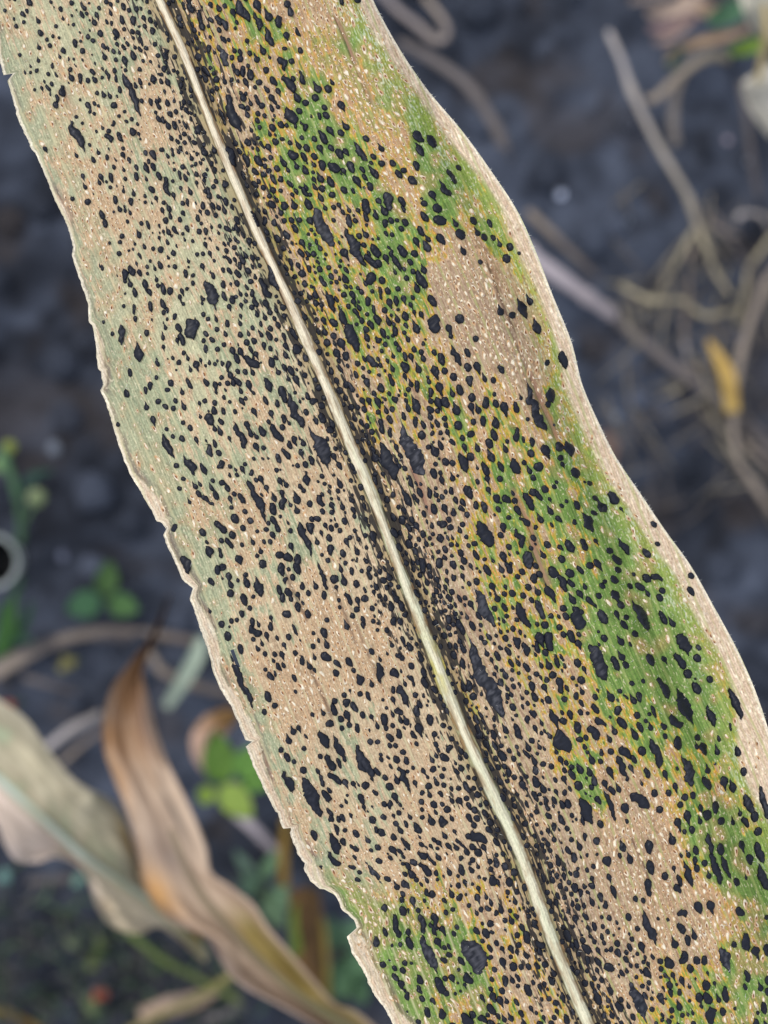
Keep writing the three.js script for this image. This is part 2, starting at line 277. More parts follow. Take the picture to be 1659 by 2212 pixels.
weed('broad_leaved_weed', 'bright green broad-leaved weed growing through the curled beige leaf', 'broad-leaved weeds', [530, 1720, G], [
  [[478, 1690, G - 0.08], [466, 1580, G - 0.11], 36, C(112, 146, 62), C(102, 138, 60)], [[520, 1680, G - 0.09], [556, 1610, G - 0.12], 34, C(108, 156, 72), C(120, 160, 76)], [[478, 1700, G - 0.08], [545, 1766, G - 0.1], 32, C(158, 178, 84), C(142, 168, 80)], [[530, 1672, G - 0.09], [580, 1700, G - 0.1], 30, C(104, 150, 70), C(116, 156, 74)], [[452, 1700, G - 0.07], [436, 1738, G - 0.08], 20, C(170, 196, 88), C(150, 180, 80)]]);
weed('broad_leaved_weed', 'dark green leafy weed low beside the torn leaf edge', 'broad-leaved weeds', [735, 2080, G], [
  [[738, 2040, G - 0.05], [790, 1990, G - 0.07], 30, C(92, 128, 96), C(110, 142, 112)], [[744, 2070, G - 0.05], [812, 2100, G - 0.06], 28, C(80, 118, 84), C(98, 132, 96)], [[728, 2080, G - 0.05], [740, 2160, G - 0.06], 30, C(76, 112, 80), C(92, 124, 88)], [[720, 2050, G - 0.05], [716, 1980, G - 0.06], 24, C(88, 120, 92), C(104, 136, 104)], [[760, 2110, G - 0.05], [790, 2170, G - 0.06], 26, C(66, 98, 72), C(84, 116, 84)]]);
weed('broad_leaved_weed', 'greyish green weed with narrow leaves behind the brown withered leaf', 'broad-leaved weeds', [560, 1940, G], [
  [[558, 1912, G - 0.06], [506, 1836, G - 0.1], 14, C(116, 140, 118), C(128, 150, 128)], [[566, 1900, G - 0.06], [600, 1834, G - 0.09], 15, C(112, 146, 106), C(126, 156, 116)], [[560, 1920, G - 0.06], [520, 1900, G - 0.08], 26, C(120, 146, 120), C(104, 132, 106)], [[580, 1930, G - 0.06], [640, 1950, G - 0.08], 26, C(108, 140, 108), C(120, 148, 116)], [[572, 1940, G - 0.06], [612, 2004, G - 0.08], 24, C(100, 128, 98), C(112, 136, 106)]]);
{ // slender weed with button heads at the frame edge
  const t = thing('slender_weed', 'slender green weed with two yellowish button flower heads', 'weed');
  const add = (n, g) => mesh(n, g, greenMat, t);
  add('stem', tubeGeo([[44, 1190, G], [46, 1130, G - 0.04], [34, 1060, G - 0.08], [16, 1000, G - 0.11], [4, 968, G - 0.12]], 9, 11, C(78, 108, 78), C(104, 140, 100), { seg: 24 }));
  add('stem', tubeGeo([[46, 1140, G - 0.03], [64, 1110, G - 0.06], [78, 1082, G - 0.07]], 5, 4, C(78, 108, 78), C(96, 124, 84), { seg: 12 }));
  add('leaf', stripGeo([[40, 1080, G - 0.07], [70, 1030, G - 0.08], [112, 1016, G - 0.07]], [4, 10, 4], shade(C(58, 88, 76), C(70, 100, 84))));
  for (const [x, y, r, ca, d] of [[20, 966, 15, C(124, 132, 60), 0.1], [79, 1075, 19, C(124, 136, 98), 0.05], [2, 1004, 18, C(108, 136, 90), 0.1]]) {
    const g = new THREE.IcosahedronGeometry(1, 3), p = g.attributes.position, c = [], q = at(x, y, G - d), k = r * KPX * (G - d);
    for (let i = 0; i < p.count; i++) { const n = 0.82 + 0.36 * vn(p.getX(i) * 4 + x, p.getZ(i) * 4 + p.getY(i) * 4); p.setXYZ(i, p.getX(i) * n * k + q.x, p.getY(i) * n * k * 0.7 + q.y, p.getZ(i) * n * k + q.z); c.push(...ca.map((v) => v * (0.6 + 0.6 * n))); }
    g.setAttribute('color', new THREE.Float32BufferAttribute(c, 3)); g.deleteAttribute('uv'); g.computeVertexNormals(); add('flower_head', g);
  }
}
{
  const t = thing('grass_tuft', 'tuft of dark green grass blades under the hollow tube', 'grass tuft');
  for (const [p, w, a, b] of [[[[10, 1420], [22, 1360], [30, 1280]], [9, 11, 3], C(80, 126, 62), C(96, 140, 72)], [[[-10, 1430], [4, 1370], [8, 1300]], [10, 12, 4], C(84, 130, 64), C(70, 112, 58)], [[[20, 1400], [50, 1350], [70, 1300]], [7, 10, 3], C(48, 84, 58), C(60, 96, 64)], [[[0, 1400], [36, 1380], [72, 1384]], [7, 9, 3], C(44, 76, 56), C(58, 92, 62)], [[[12, 1330], [38, 1270], [48, 1190]], [6, 8, 3], C(74, 104, 80), C(60, 88, 66)]])
    mesh('blade', stripGeo(p.map((q, i) => [q[0], q[1], G - 0.035 * i - 0.004]), w, shade(a, b)), greenMat, t);
}
// straws below on the left of the picture
const LOW = 'straws on the soil under the withered leaves';
const low = [
  ['long arched grey straw passing behind the tip of the brown withered leaf', [[-20, 1462], [27, 1433], [109, 1391], [205, 1366], [301, 1368], [380, 1378], [445, 1392]], 13, 10, gB],
  ['second arched straw just below the long arched straw', [[-20, 1440], [60, 1404], [140, 1380], [230, 1376], [300, 1384]], 8, 8, dk],
  ['brown bent straw running from behind the brown leaf tip under the torn leaf edge', [[316, 1400], [348, 1448], [398, 1472], [440, 1486], [520, 1504]], 11, 9, gB],
  ['faint thin straw below the arched straws', [[50, 1462], [110, 1480], [170, 1498]], 8, 6, dk],
  ['pale grey straw lying between the two withered leaves', [[92, 1622], [150, 1578], [222, 1540]], 9, 10, gS],
  ['thin straw parallel to the pale grey straw', [[130, 1650], [190, 1600], [250, 1560]], 6, 6, gB],
  ['pinkish straw leading down from the bright green weed', [[506, 1752], [548, 1790], [590, 1834], [620, 1862]], 12, 12, pinkG],
  ['pale straw crossing the lower frame edge beneath the brown leaf base', [[430, 2206], [470, 2194], [526, 2176]], 9, 8, gS],
  ['golden straw in the lowest corner of the frame', [[-30, 2176], [40, 2200], [110, 2240]], 9, 9, [C(156, 122, 60), C(130, 104, 56)]],
  ['grey straw lying under the pale wide leaf', [[60, 1905], [150, 1898], [250, 1890]], 9, 7, dk],
];
for (const [label, p, r0, r1, c] of low) straw('straw', label, 'straw', LOW, p.map((q, i) => [q[0], q[1], G - 0.016 - 0.006 * (i % 2)]), r0, r1, c[0], c[1]);
tag(mesh('grass_leaf', stripGeo([[436, 1376, G - 0.04], [424, 1416, G - 0.045], [400, 1462, G - 0.04], [358, 1528, G - 0.02]], [10, 16, 16, 9], shade(C(158, 172, 150), C(176, 188, 172))), matte), 'pale bluish green grass blade slanting beside the torn leaf edge', 'grass blade');
straw('green_stalk', 'thin olive green stalk slanting down from under the pale wide leaf', 'green stalk', 'thin green stalks', [[276, 2014, G - 0.12], [350, 2072, G - 0.11], [452, 2126, G - 0.09], [520, 2164, G - 0.08]], 8, 9, C(100, 116, 62), C(108, 116, 70));
straw('green_stalk', 'olive yellow forked stalk reaching the lower frame edge from the brown leaf base', 'green stalk', 'thin green stalks', [[506, 2102, G - 0.14], [470, 2128, G - 0.13], [425, 2156, G - 0.11], [350, 2190, G - 0.08], [270, 2230, G - 0.04]], 8, 7, C(136, 130, 80), C(150, 136, 92));
straw('yellow_stalk', 'upright olive yellow stalk behind the bright green weed', 'stalk', null, [[618, 1770, G - 0.03], [612, 1850, G - 0.05], [614, 1920, G - 0.06], [606, 1960, G - 0.05]], 11, 10, C(160, 128, 62), C(150, 118, 50));
tag(mesh('withered_leaf', bladeGeo([[622, 1925, G - 0.08], [628, 2000, G - 0.07], [636, 2090, G - 0.06], [650, 2180, G - 0.04]], [[660, 1915, G - 0.1], [664, 2000, G - 0.09], [672, 2090, G - 0.08], [684, 2190, G - 0.05]], [[690, 1925, G - 0.08], [700, 2000, G - 0.07], [708, 2090, G - 0.06], [716, 2190, G - 0.04]], shade(C(120, 88, 50), C(84, 66, 48))), matte), 'dark brown withered leaf hanging under the torn leaf edge near the frame bottom', 'withered leaf');
tag(mesh('grass_leaf', stripGeo([[648, 2110, G - 0.04], [640, 2050, G - 0.08], [634, 1990, G - 0.1], [640, 1950, G - 0.1]], [9, 12, 9, 3], shade(C(100, 120, 40), C(120, 134, 56))), greenMat), 'yellowish green blade in front of the dark brown withered leaf', 'grass blade');
straw('yellow_stalk', 'olive stalk rising along the edge of the dark brown withered leaf', 'stalk', null, [[714, 2210, G - 0.03], [708, 2140, G - 0.06], [704, 2060, G - 0.075], [696, 1980, G - 0.08]], 8, 7, C(120, 108, 50), C(132, 112, 56));
tag(mesh('withered_leaf', bladeGeo([[494, 1528, G - 0.07], [446, 1546, G - 0.08], [414, 1590, G - 0.08], [420, 1640, G - 0.07], [450, 1680, G - 0.05]], [[510, 1534, G - 0.08], [470, 1562, G - 0.1], [440, 1594, G - 0.1], [442, 1636, G - 0.09], [464, 1672, G - 0.06]], [[520, 1546, G - 0.07], [490, 1582, G - 0.09], [468, 1600, G - 0.09], [466, 1632, G - 0.08], [478, 1662, G - 0.05]], (t, u, n, f) => { const c = c3(C(150, 112, 64), C(214, 176, 152), sstep(0.15, 0.45, t + (n - 0.5) * 0.4)); return c.map((v) => v * (0.85 + 0.3 * f)); }), matte), 'curled beige leaf with a brown end behind the bright green weed', 'withered leaf');
tag(mesh('withered_leaf', stripGeo([[300, 2190, G - 0.06], [360, 2176, G - 0.07], [420, 2160, G - 0.06], [470, 2140, G - 0.05]], [10, 22, 18, 6], shade(C(196, 170, 152), C(156, 132, 112))), matte), 'small pinkish dry leaf at the lower frame edge under the forked stalk', 'withered leaf');

// fine weeds and grass litter in the lower corner, nobody could count them
{
  const gs = [];
  for (let k = 0; k < 520; k++) {
    const x = rr(-60, 560), y = rr(1930, 2280), q = at(x, y, G), f = rr(0, 6.28), L = rr(14, 90), h = rr(0.002, 0.04), green = rnd() < 0.36;
    const col = green ? c3(C(74, 98, 72), C(118, 140, 108), rnd()) : c3(C(104, 102, 104), C(176, 172, 166), rnd() * rnd());
    const e = [x + Math.cos(f) * L, y + Math.sin(f) * L, G - h * 0.6 - 0.008], mid = [x + Math.cos(f + 0.4) * L * 0.5, y + Math.sin(f + 0.4) * L * 0.5, G - h - 0.008];
    gs.push(stripGeo([[x, y, G - 0.004], mid, e], green ? [1.5, 3, 1] : [1, 1.6, 1], shade(col, col.map((v) => v * 0.7)), { n: 8, m: 2 }));
  }
  tag(mesh('ground_weeds', mergeGeometries(gs), matte), 'fine tangle of low green weeds and thin litter covering the lower corner', 'ground weeds', null, 'stuff');
}
for (const [x, y, r, ca, label] of [[210, 2064, 19, C(116, 134, 66), 'yellow green bud cluster among low weeds below the pale wide leaf'], [162, 2026, 15, C(128, 138, 108), 'pale greenish bud cluster close under the pale wide leaf'], [226, 2028, 15, C(126, 140, 92), 'light green bud cluster at the lower lobe of the pale wide leaf'], [222, 2140, 15, C(186, 96, 66), 'red orange bud among low green weeds'], [204, 2160, 19, C(118, 132, 94), 'dull green bud cluster beside the red orange bud'], [14, 1884, 15, C(120, 158, 150), 'bluish green bud under the lobe of the pale wide leaf'], [174, 1894, 14, C(122, 158, 142), 'bluish green bud between two lobes of the pale wide leaf'], [26, 1520, 13, C(150, 74, 50), 'small red bud at the upper edge of the pale wide leaf'], [150, 1432, 18, C(122, 116, 70), 'dull yellow scrap of bud below the arched straws']]) {
  const t = thing('weed_bud', label, 'bud', 'buds of low weeds'), q = at(x, y, G - 0.02), k = r * KPX * G;
  t.position.set(q.x, 0, q.z);
  for (let n = 0; n < 6; n++) {
    const g = new THREE.IcosahedronGeometry(1, 2), p = g.attributes.position, c = [], ox = rr(-0.6, 0.6) * k, oz = rr(-0.6, 0.6) * k, oy = 0.03 + rr(-0.3, 0.4) * k;
    for (let i = 0; i < p.count; i++) { const w = 0.8 + 0.4 * vn(p.getX(i) * 2 + n, p.getZ(i) * 2 + p.getY(i)); c.push(...ca.map((v) => v * (0.5 + 0.6 * w))); p.setXYZ(i, p.getX(i) * w * k * 0.55 + ox, p.getY(i) * w * k * 0.45 + oy, p.getZ(i) * w * k * 0.55 + oz); }
    g.setAttribute('color', new THREE.Float32BufferAttribute(c, 3)); g.computeVertexNormals(); mesh('bud', g, greenMat, t);
  }
  mesh('stem', new THREE.TubeGeometry(new THREE.LineCurve3(new THREE.Vector3(0, 0.03, 0), new THREE.Vector3(0.003, -0.012, 0.002)), 4, 0.0012, 6), new THREE.MeshStandardMaterial({ color: new THREE.Color().setRGB(0.07, 0.12, 0.05), roughness: 0.8 }), t);
}
// the two withered maize leaves hanging lower down
{
  const dA = 0.5, t = thing('withered_maize_leaf', 'pale wide withered maize leaf, grey olive and cream, with lobed wavy edge', 'maize leaf');
  const up = [[-60, 1470, dA + 0.02], [0, 1512, dA + 0.01], [56, 1553, dA], [101, 1615, dA], [150, 1675, dA + 0.01], [187, 1702, dA + 0.02], [232, 1724, dA + 0.03], [262, 1757, dA + 0.04], [284, 1814, dA + 0.05], [302, 1880, dA + 0.05], [360, 1950, dA + 0.06], [430, 2020, dA + 0.06]];
  const mid = [[-60, 1636, dA + 0.02], [0, 1684, dA + 0.015], [75, 1752, dA + 0.01], [131, 1806, dA + 0.015], [187, 1855, dA + 0.02], [262, 1906, dA + 0.03], [320, 1945, dA + 0.04], [390, 2010, dA + 0.05], [450, 2066, dA + 0.06]];
  const lo = [[-60, 1730, dA + 0.02], [-8, 1778, dA + 0.01], [9, 1822, dA], [34, 1858, dA], [75, 1864, dA + 0.01], [122, 1852, dA + 0.02], [170, 1872, dA + 0.025], [190, 1904, dA + 0.02], [211, 1962, dA + 0.015], [244, 2002, dA + 0.015], [300, 2018, dA + 0.025], [340, 2002, dA + 0.04], [380, 2024, dA + 0.05], [440, 2080, dA + 0.06]];
  mesh('blade', bladeGeo(up, mid, lo, (s, u, n, f) => {
    let c;
    if (u < 0) { c = c3(C(204, 192, 164), C(158, 148, 122), clamp(n * 1.8 - 0.4)); c = c3(c, C(168, 178, 146), sstep(0.55, 0.75, n) * (1 - s) * 0.9); c = c3(c, C(138, 104, 36), sstep(0.5, 0.75, s) * sstep(-0.25, -0.8, u)); c = c3(c, C(196, 184, 160), sstep(-0.85, -1, u) * (1 - s)); }
    else { c = c3(C(240, 218, 204), C(226, 208, 178), sstep(0.35, 0.65, s + (n - 0.5) * 0.3)); c = c3(c, C(176, 168, 136), sstep(0.25, 0.08, u) * 0.7); c = c3(c, C(190, 184, 150), sstep(0.6, 0.75, n) * 0.4 * s); }
    const st = vn(u * 22 + 5, s * 3); return c.map((v) => v * (0.72 + 0.3 * f + 0.3 * st));
  }, { n: 110, m: 40, fold: 0.012, ripple: 0.012 }), matte, t);
  mesh('midrib', tubeGeo(mid.map((p) => [p[0], p[1], p[2] - 0.0015]), 9, 8, C(206, 218, 204), C(130, 126, 92), { seg: 60, flat: 0.6 }), matte, t);
}
{
  const dB = 0.49, t = thing('withered_maize_leaf', 'orange brown narrow withered maize leaf twisting to a pointed tip', 'maize leaf');
  const z = (k) => dB + 0.05 - 0.05 * Math.sin(Math.min(1, k) * 2.2);
  const L = [[363, 1286], [345, 1330], [318, 1385], [281, 1430], [241, 1487], [223, 1551], [224, 1615], [244, 1675], [266, 1731], [285, 1787], [299, 1851], [308, 1907], [338, 1962], [376, 1996], [450, 2028], [474, 2070], [494, 2104], [530, 2134], [606, 2174], [680, 2216], [760, 2260]];
  const R = [[367, 1286], [352, 1340], [330, 1394], [308, 1450], [319, 1502], [335, 1570], [361, 1645], [380, 1685], [398, 1720], [425, 1778], [447, 1832], [457, 1885], [497, 1914], [547, 1954], [581, 2006], [631, 2062], [682, 2122], [724, 2168], [766, 2184], [800, 2210], [840, 2250]];
  const M = [[365, 1284], [348, 1336], [324, 1390], [296, 1440], [280, 1500], [279, 1562], [296, 1630], [322, 1685], [345, 1735], [368, 1790], [390, 1845], [412, 1895], [444, 1946], [482, 1992], [522, 2036], [560, 2076], [604, 2114], [650, 2152], [700, 2186], [752, 2216], [810, 2252]];
  const Z = (p) => p.map((q, i) => [q[0], q[1], z(i / 20)]);
  mesh('blade', bladeGeo(Z(L), Z(M), Z(R), (s, u, n, f) => {
    let c = c3(C(172, 130, 92), C(208, 182, 158), sstep(0.16, 0.42, s + (n - 0.5) * 0.25 + u * 0.06));
    c = c3(c, C(130, 114, 106), Math.exp(-Math.pow((s - 0.5) / 0.06, 2) - Math.pow((u + 0.35) / 0.5, 2)) * 0.8);
    c = c3(c, C(212, 160, 98), Math.exp(-Math.pow((s - 0.575) / 0.05, 2) - Math.pow((u + 0.8) / 0.3, 2)) * 0.9);
    c = c3(c, C(128, 106, 98), Math.exp(-Math.pow((s - 0.24) / 0.06, 2) - Math.pow((u - 0.6) / 0.3, 2)) * 0.7);
    c = c3(c, C(70, 68, 66), Math.exp(-Math.pow((s - 0.42) / 0.07, 2) - Math.pow((u - 0.35 - (s - 0.42) * 1.2) / 0.1, 2)) * 0.95);
    const olive = sstep(0.6, 0.7, s) * sstep(0.02, 0.2, u) * sstep(1.0, 0.75, u);
    c = c3(c, c3(C(142, 128, 62), C(164, 134, 84), clamp(n * 1.6 - 0.3)), olive * 0.95);
    c = c3(c, C(120, 116, 84), Math.exp(-Math.pow(u / 0.12, 2)) * sstep(0.5, 0.8, s) * 0.8);
    c = c3(c, C(226, 200, 186), sstep(-0.55, -0.95, u) * sstep(0.6, 0.7, s) * 0.8);
    const st = vn(u * 18 + 5, s * 4); c = c3(c, C(150, 126, 108), sstep(0.5, 0.8, n) * 0.5); return c.map((v) => v * (0.72 + 0.28 * f + 0.3 * st));
  }, { n: 130, m: 40, fold: 0.012, ripple: 0.012 }), matte, t);
  mesh('midrib', tubeGeo(Z(M).slice(9).map((p) => [p[0], p[1], p[2] - 0.001]), 5, 12, C(150, 132, 112), C(134, 130, 96), { seg: 50, flat: 0.5 }), matte, t);
}


// ------------------------------------------------------------------ the maize leaf held under the camera
// along it runs a, across it b (frame units at the focal plane); u = -1 .. 1 from its torn edge over the midrib to its smooth edge
const EA = [0.384, 0.9233], EB = [0.9233, -0.384], O = [345, 0];
const toAB = (x, y) => [(x - O[0]) * EA[0] + (y - O[1]) * EA[1], (x - O[0]) * EB[0] + (y - O[1]) * EB[1]];
const toXY = (a, b) => [O[0] + a * EA[0] + b * EB[0], O[1] + a * EA[1] + b * EB[1]];
function table(points, straight) { // b as a function of a, from points of the frame
  const p = points.map((q) => toAB(q[0], q[1]));
  for (let i = 1; i < p.length; i++) if (p[i][0] < p[i - 1][0] + 1.5) p[i][0] = p[i - 1][0] + 1.5;
  const n = p.length, s = p.map((_, i) => (p[Math.min(n - 1, i + 1)][1] - p[Math.max(0, i - 1)][1]) / (p[Math.min(n - 1, i + 1)][0] - p[Math.max(0, i - 1)][0]));
  return (a) => {
    if (a <= p[0][0]) return p[0][1] + (a - p[0][0]) * (straight ? 0 : s[0] * 0.4);
    if (a >= p[n - 1][0]) return p[n - 1][1] + (a - p[n - 1][0]) * (straight ? 0 : s[n - 1] * 0.4);
    let lo = 0, hi = n - 1; while (hi - lo > 1) { const m = (lo + hi) >> 1; p[m][0] <= a ? lo = m : hi = m; }
    const h = p[hi][0] - p[lo][0], t = (a - p[lo][0]) / h;
    if (straight) return mix(p[lo][1], p[hi][1], t);
    const t2 = t * t, t3 = t2 * t;
    return (2 * t3 - 3 * t2 + 1) * p[lo][1] + (t3 - 2 * t2 + t) * h * s[lo] + (-2 * t3 + 3 * t2) * p[hi][1] + (t3 - t2) * h * s[hi];
  };
}
const ribB = table([[310, -80], [345, 0], [395, 110], [440, 226], [490, 350], [548, 485], [600, 597], [651, 710], [705, 835], [755, 955], [801, 1062], [845, 1180], [887, 1290], [930, 1398], [975, 1515], [1024, 1628], [1074, 1735], [1120, 1832], [1162, 1945], [1203, 2055], [1250, 2165], [1300, 2275]]);
const smoothB = table([[770, -90], [806, 0], [860, 100], [922, 192], [1000, 285], [1065, 375], [1120, 460], [1160, 550], [1195, 640], [1235, 740], [1258, 830], [1292, 910], [1331, 988], [1386, 1070], [1438, 1147], [1492, 1222], [1542, 1310], [1591, 1400], [1627, 1480], [1655, 1560], [1676, 1640], [1690, 1700], [1712, 1780], [1745, 1880], [1775, 1980], [1800, 2090], [1830, 2230]]);
const torn0 = table([[-45, 20], [-12, 80], [0, 135], [8, 164], [35, 157], [15, 171], [35, 240], [33, 244], [50, 282], [70, 325], [76, 328], [100, 385], [118, 430], [135, 465], [150, 500], [158, 535], [155, 551], [172, 603], [190, 653], [192, 697], [200, 703], [207, 753], [212, 798], [218, 803], [223, 833], [216, 842], [230, 873], [245, 923], [265, 988], [285, 1033], [305, 1063], [327, 1103], [337, 1126], [350, 1128], [359, 1143], [352, 1157], [370, 1196], [387, 1236], [395, 1253], [417, 1271], [410, 1291], [425, 1336], [435, 1366], [450, 1406], [460, 1451], [475, 1488], [500, 1526], [510, 1551], [530, 1599], [545, 1602], [530, 1611], [547, 1656], [570, 1704], [595, 1754], [601, 1756], [602, 1765], [612, 1791], [632, 1788], [625, 1799], [645, 1849], [659, 1866], [656, 1879], [672, 1904], [690, 1921], [702, 1921], [725, 1936], [740, 1966], [766, 1989], [770, 2006], [750, 2023], [760, 2059], [780, 2091], [795, 2116], [794, 2122], [815, 2159], [832, 2180], [850, 2215], [872, 2260]], true);
const tornB = (a) => torn0(a) + (vn(a / 11, 3) - 0.5) * 1.8 + (vn(a / 3.1, 8) - 0.5) * 1.5;
const calm = new Float32Array(500); // the torn edge without its notches
for (let i = 0; i < 500; i++) { let t = 0; for (let k = -6; k <= 6; k++) t += torn0(-700 + i * 8 + k * 11); calm[i] = t / 13; }
const calmB = (a) => { const x = clamp((a + 700) / 8, 0, 498.9), i = x | 0; return mix(calm[i], calm[i + 1], x - i); };
const bAt = (a, u) => { const m = ribB(a); if (u >= 0) return m + u * (smoothB(a) - m); const l = calmB(a); return m + u * (m - l) + (u < -0.88 ? (tornB(a) - l) * sstep(0.88, 1, -u) : 0); };
const uAt = (a, b) => { const m = ribB(a); return b < m ? (b - m) / (m - calmB(a)) : (b - m) / (smoothB(a) - m); };
function rise(a, b) { // how far the blade stands above the focal plane, in metres
  const m = ribB(a), p = b - m, w = p < 0 ? 405 : 430, s = Math.abs(p) / w;
  const groove = -0.0011 * Math.exp(-Math.pow((p - 20) / 16, 2)) - 0.0004 * Math.exp(-Math.pow((p + 20) / 14, 2));
  const wave = Math.sin(a / 210 + (p < 0 ? 1.2 : 4)) * 0.0022 * s * s + Math.sin(a / 95 + p / 120) * 0.0005 * s;
  const veins = 0.00005 * Math.cos(p * 2 * Math.PI / 41 + 0.6 * vn(a / 300, p / 200));
  const curl = p > 0 ? -0.0042 * Math.pow(clamp((s - 0.82) / 0.18, 0, 1.4), 2) + 0.0028 * s : -0.0012 * Math.pow(clamp((s - 0.9) / 0.1, 0, 1.4), 2) + 0.0022 * s;
  return groove + wave + veins + curl + 0.00045 * (fbm(a / 70, p / 40, 2) - 0.5) * clamp(s * 4);
}
const onLeaf = (a, b, lift = 0) => { const q = toXY(a, b); return at(q[0], q[1], FOCUS - rise(a, b) - lift); };

// --- where the tissue is dead, green or crusted: patches as [x, y, half-length, half-width, amount] along the veins
const DEAD = [
  [655, 25, 95, 50, 0.5], [700, 60, 60, 40, 0.2], [900, 260, 200, 60, -0.25], [820, 120, 160, 50, -0.34], [690, 210, 140, 40, -0.22], [1620, 1750, 90, 34, 0.42], [1500, 1700, 60, 40, 0.2], [600, 330, 150, 40, -0.12], [613, 160, 55, 35, 0.16], [555, 215, 60, 30, 0.35], [570, 130, 50, 35, 0.1], [760, 196, 65, 42, 0.2], [845, 350, 105, 28, 0.28], [800, 265, 60, 24, 0.18],
  [1010, 645, 115, 78, 0.85], [1085, 735, 125, 66, 0.8], [1120, 800, 85, 40, 0.45], [945, 585, 60, 35, 0.4], [930, 490, 36, 24, 0.3], [1000, 520, 45, 25, 0.25], [985, 780, 100, 34, 0.3],
  [700, 490, 95, 40, 0.3], [765, 520, 90, 30, 0.25], [870, 900, 150, 55, 0.2], [930, 1010, 170, 70, 0.3], [960, 1180, 190, 65, 0.25], [1010, 1340, 190, 60, 0.2], [1100, 1480, 190, 60, 0.25], [1130, 1640, 170, 50, 0.2], [1190, 1790, 170, 50, 0.2], [1240, 1930, 190, 80, 0.35], [1300, 2080, 190, 60, 0.2],
  [1365, 1870, 150, 80, 0.7], [1405, 1745, 110, 50, 0.5], [1345, 2016, 120, 55, 0.4], [1565, 2010, 90, 55, 0.6], [1500, 2060, 90, 40, 0.4], [1470, 1930, 80, 22, 0.3], [1275, 1040, 60, 26, 0.3], [1325, 1070, 50, 22, 0.3], [1190, 1210, 90, 22, 0.25], [1330, 1590, 80, 40, 0.2], [1460, 1600, 70, 30, 0.22], [1230, 1480, 80, 26, 0.25], [1430, 1090, 40, 14, 0.2],
  [760, 140, 90, 34, -0.55], [700, 110, 60, 26, -0.35], [1010, 420, 150, 36, -0.3], [905, 470, 90, 26, -0.4], [870, 590, 70, 24, -0.3], [1250, 720, 170, 30, -0.6], [1215, 560, 150, 20, -0.3], [1340, 1160, 160, 60, -0.5], [1420, 1350, 190, 75, -0.6], [1500, 1480, 140, 40, -0.4], [1290, 960, 110, 36, -0.5], [1130, 960, 110, 30, -0.35], [1235, 1250, 120, 40, -0.3], [990, 790, 70, 16, -0.25], [1080, 1080, 80, 24, -0.2], [1275, 1690, 50, 26, -0.5], [1500, 1790, 130, 60, -0.35], [1630, 2090, 150, 55, -0.7], [1620, 1880, 130, 30, -0.4], [1450, 2130, 100, 30, -0.35], [1560, 1930, 50, 18, -0.4],
  [230, 250, 300, 75, 0.12], [240, 420, 120, 60, 0.16], [640, 1510, 75, 60, 0.5], [800, 1410, 85, 60, 0.42], [720, 1330, 90, 55, 0.35], [545, 1130, 60, 45, 0.3], [440, 1110, 50, 32, 0.25], [690, 1000, 120, 60, 0.2], [560, 1400, 80, 45, 0.22], [850, 1640, 140, 60, 0.22], [960, 1800, 160, 70, 0.25], [900, 1915, 90, 60, 0.35], [330, 240, 70, 30, 0.22], [560, 960, 90, 50, 0.16],
  [300, 620, 140, 55, -0.22], [110, 190, 180, 30, -0.3], [275, 800, 110, 35, -0.3], [360, 1040, 160, 34, -0.42], [400, 1180, 110, 30, -0.4], [500, 1200, 80, 30, -0.22], [630, 1170, 90, 30, -0.3], [730, 1230, 60, 26, -0.28], [480, 1350, 120, 22, -0.3], [780, 1380, 60, 20, -0.25], [620, 1640, 90, 30, -0.28], [790, 1550, 80, 26, -0.2], [440, 900, 90, 26, -0.2], [780, 1960, 60, 50, -0.65], [850, 2080, 120, 60, -0.6], [950, 2020, 90, 35, -0.4], [1000, 2100, 110, 30, -0.3], [1100, 2080, 120, 30, -0.1],
].map((p) => [...toAB(p[0], p[1]), p[2], p[3], p[4]]);
// slit-like brown streaks along the veins
const STREAK = [[745, 85, 62, 5, 0.9], [790, 190, 40, 5, 0.6], [1180, 895, 60, 7, 0.9], [1155, 830, 40, 5, 0.6], [910, 1062, 60, 6, 0.9], [1135, 1120, 75, 6, 1], [1165, 1215, 60, 8, 0.8], [1015, 1330, 60, 7, 0.35], [640, 1290, 60, 3, 0.6], [745, 1330, 70, 3, 0.5], [690, 1490, 70, 3, 0.7], [1385, 1860, 60, 2.5, 0.7], [1080, 640, 90, 2.5, 0.7], [1120, 760, 90, 2.5, 0.5], [150, 220, 36, 10, 0.3], [280, 1690, 40, 5, 0.3], [800, 1420, 90, 3, 0.45]].map((p) => [...toAB(p[0], p[1]), p[2], p[3], p[4]]);

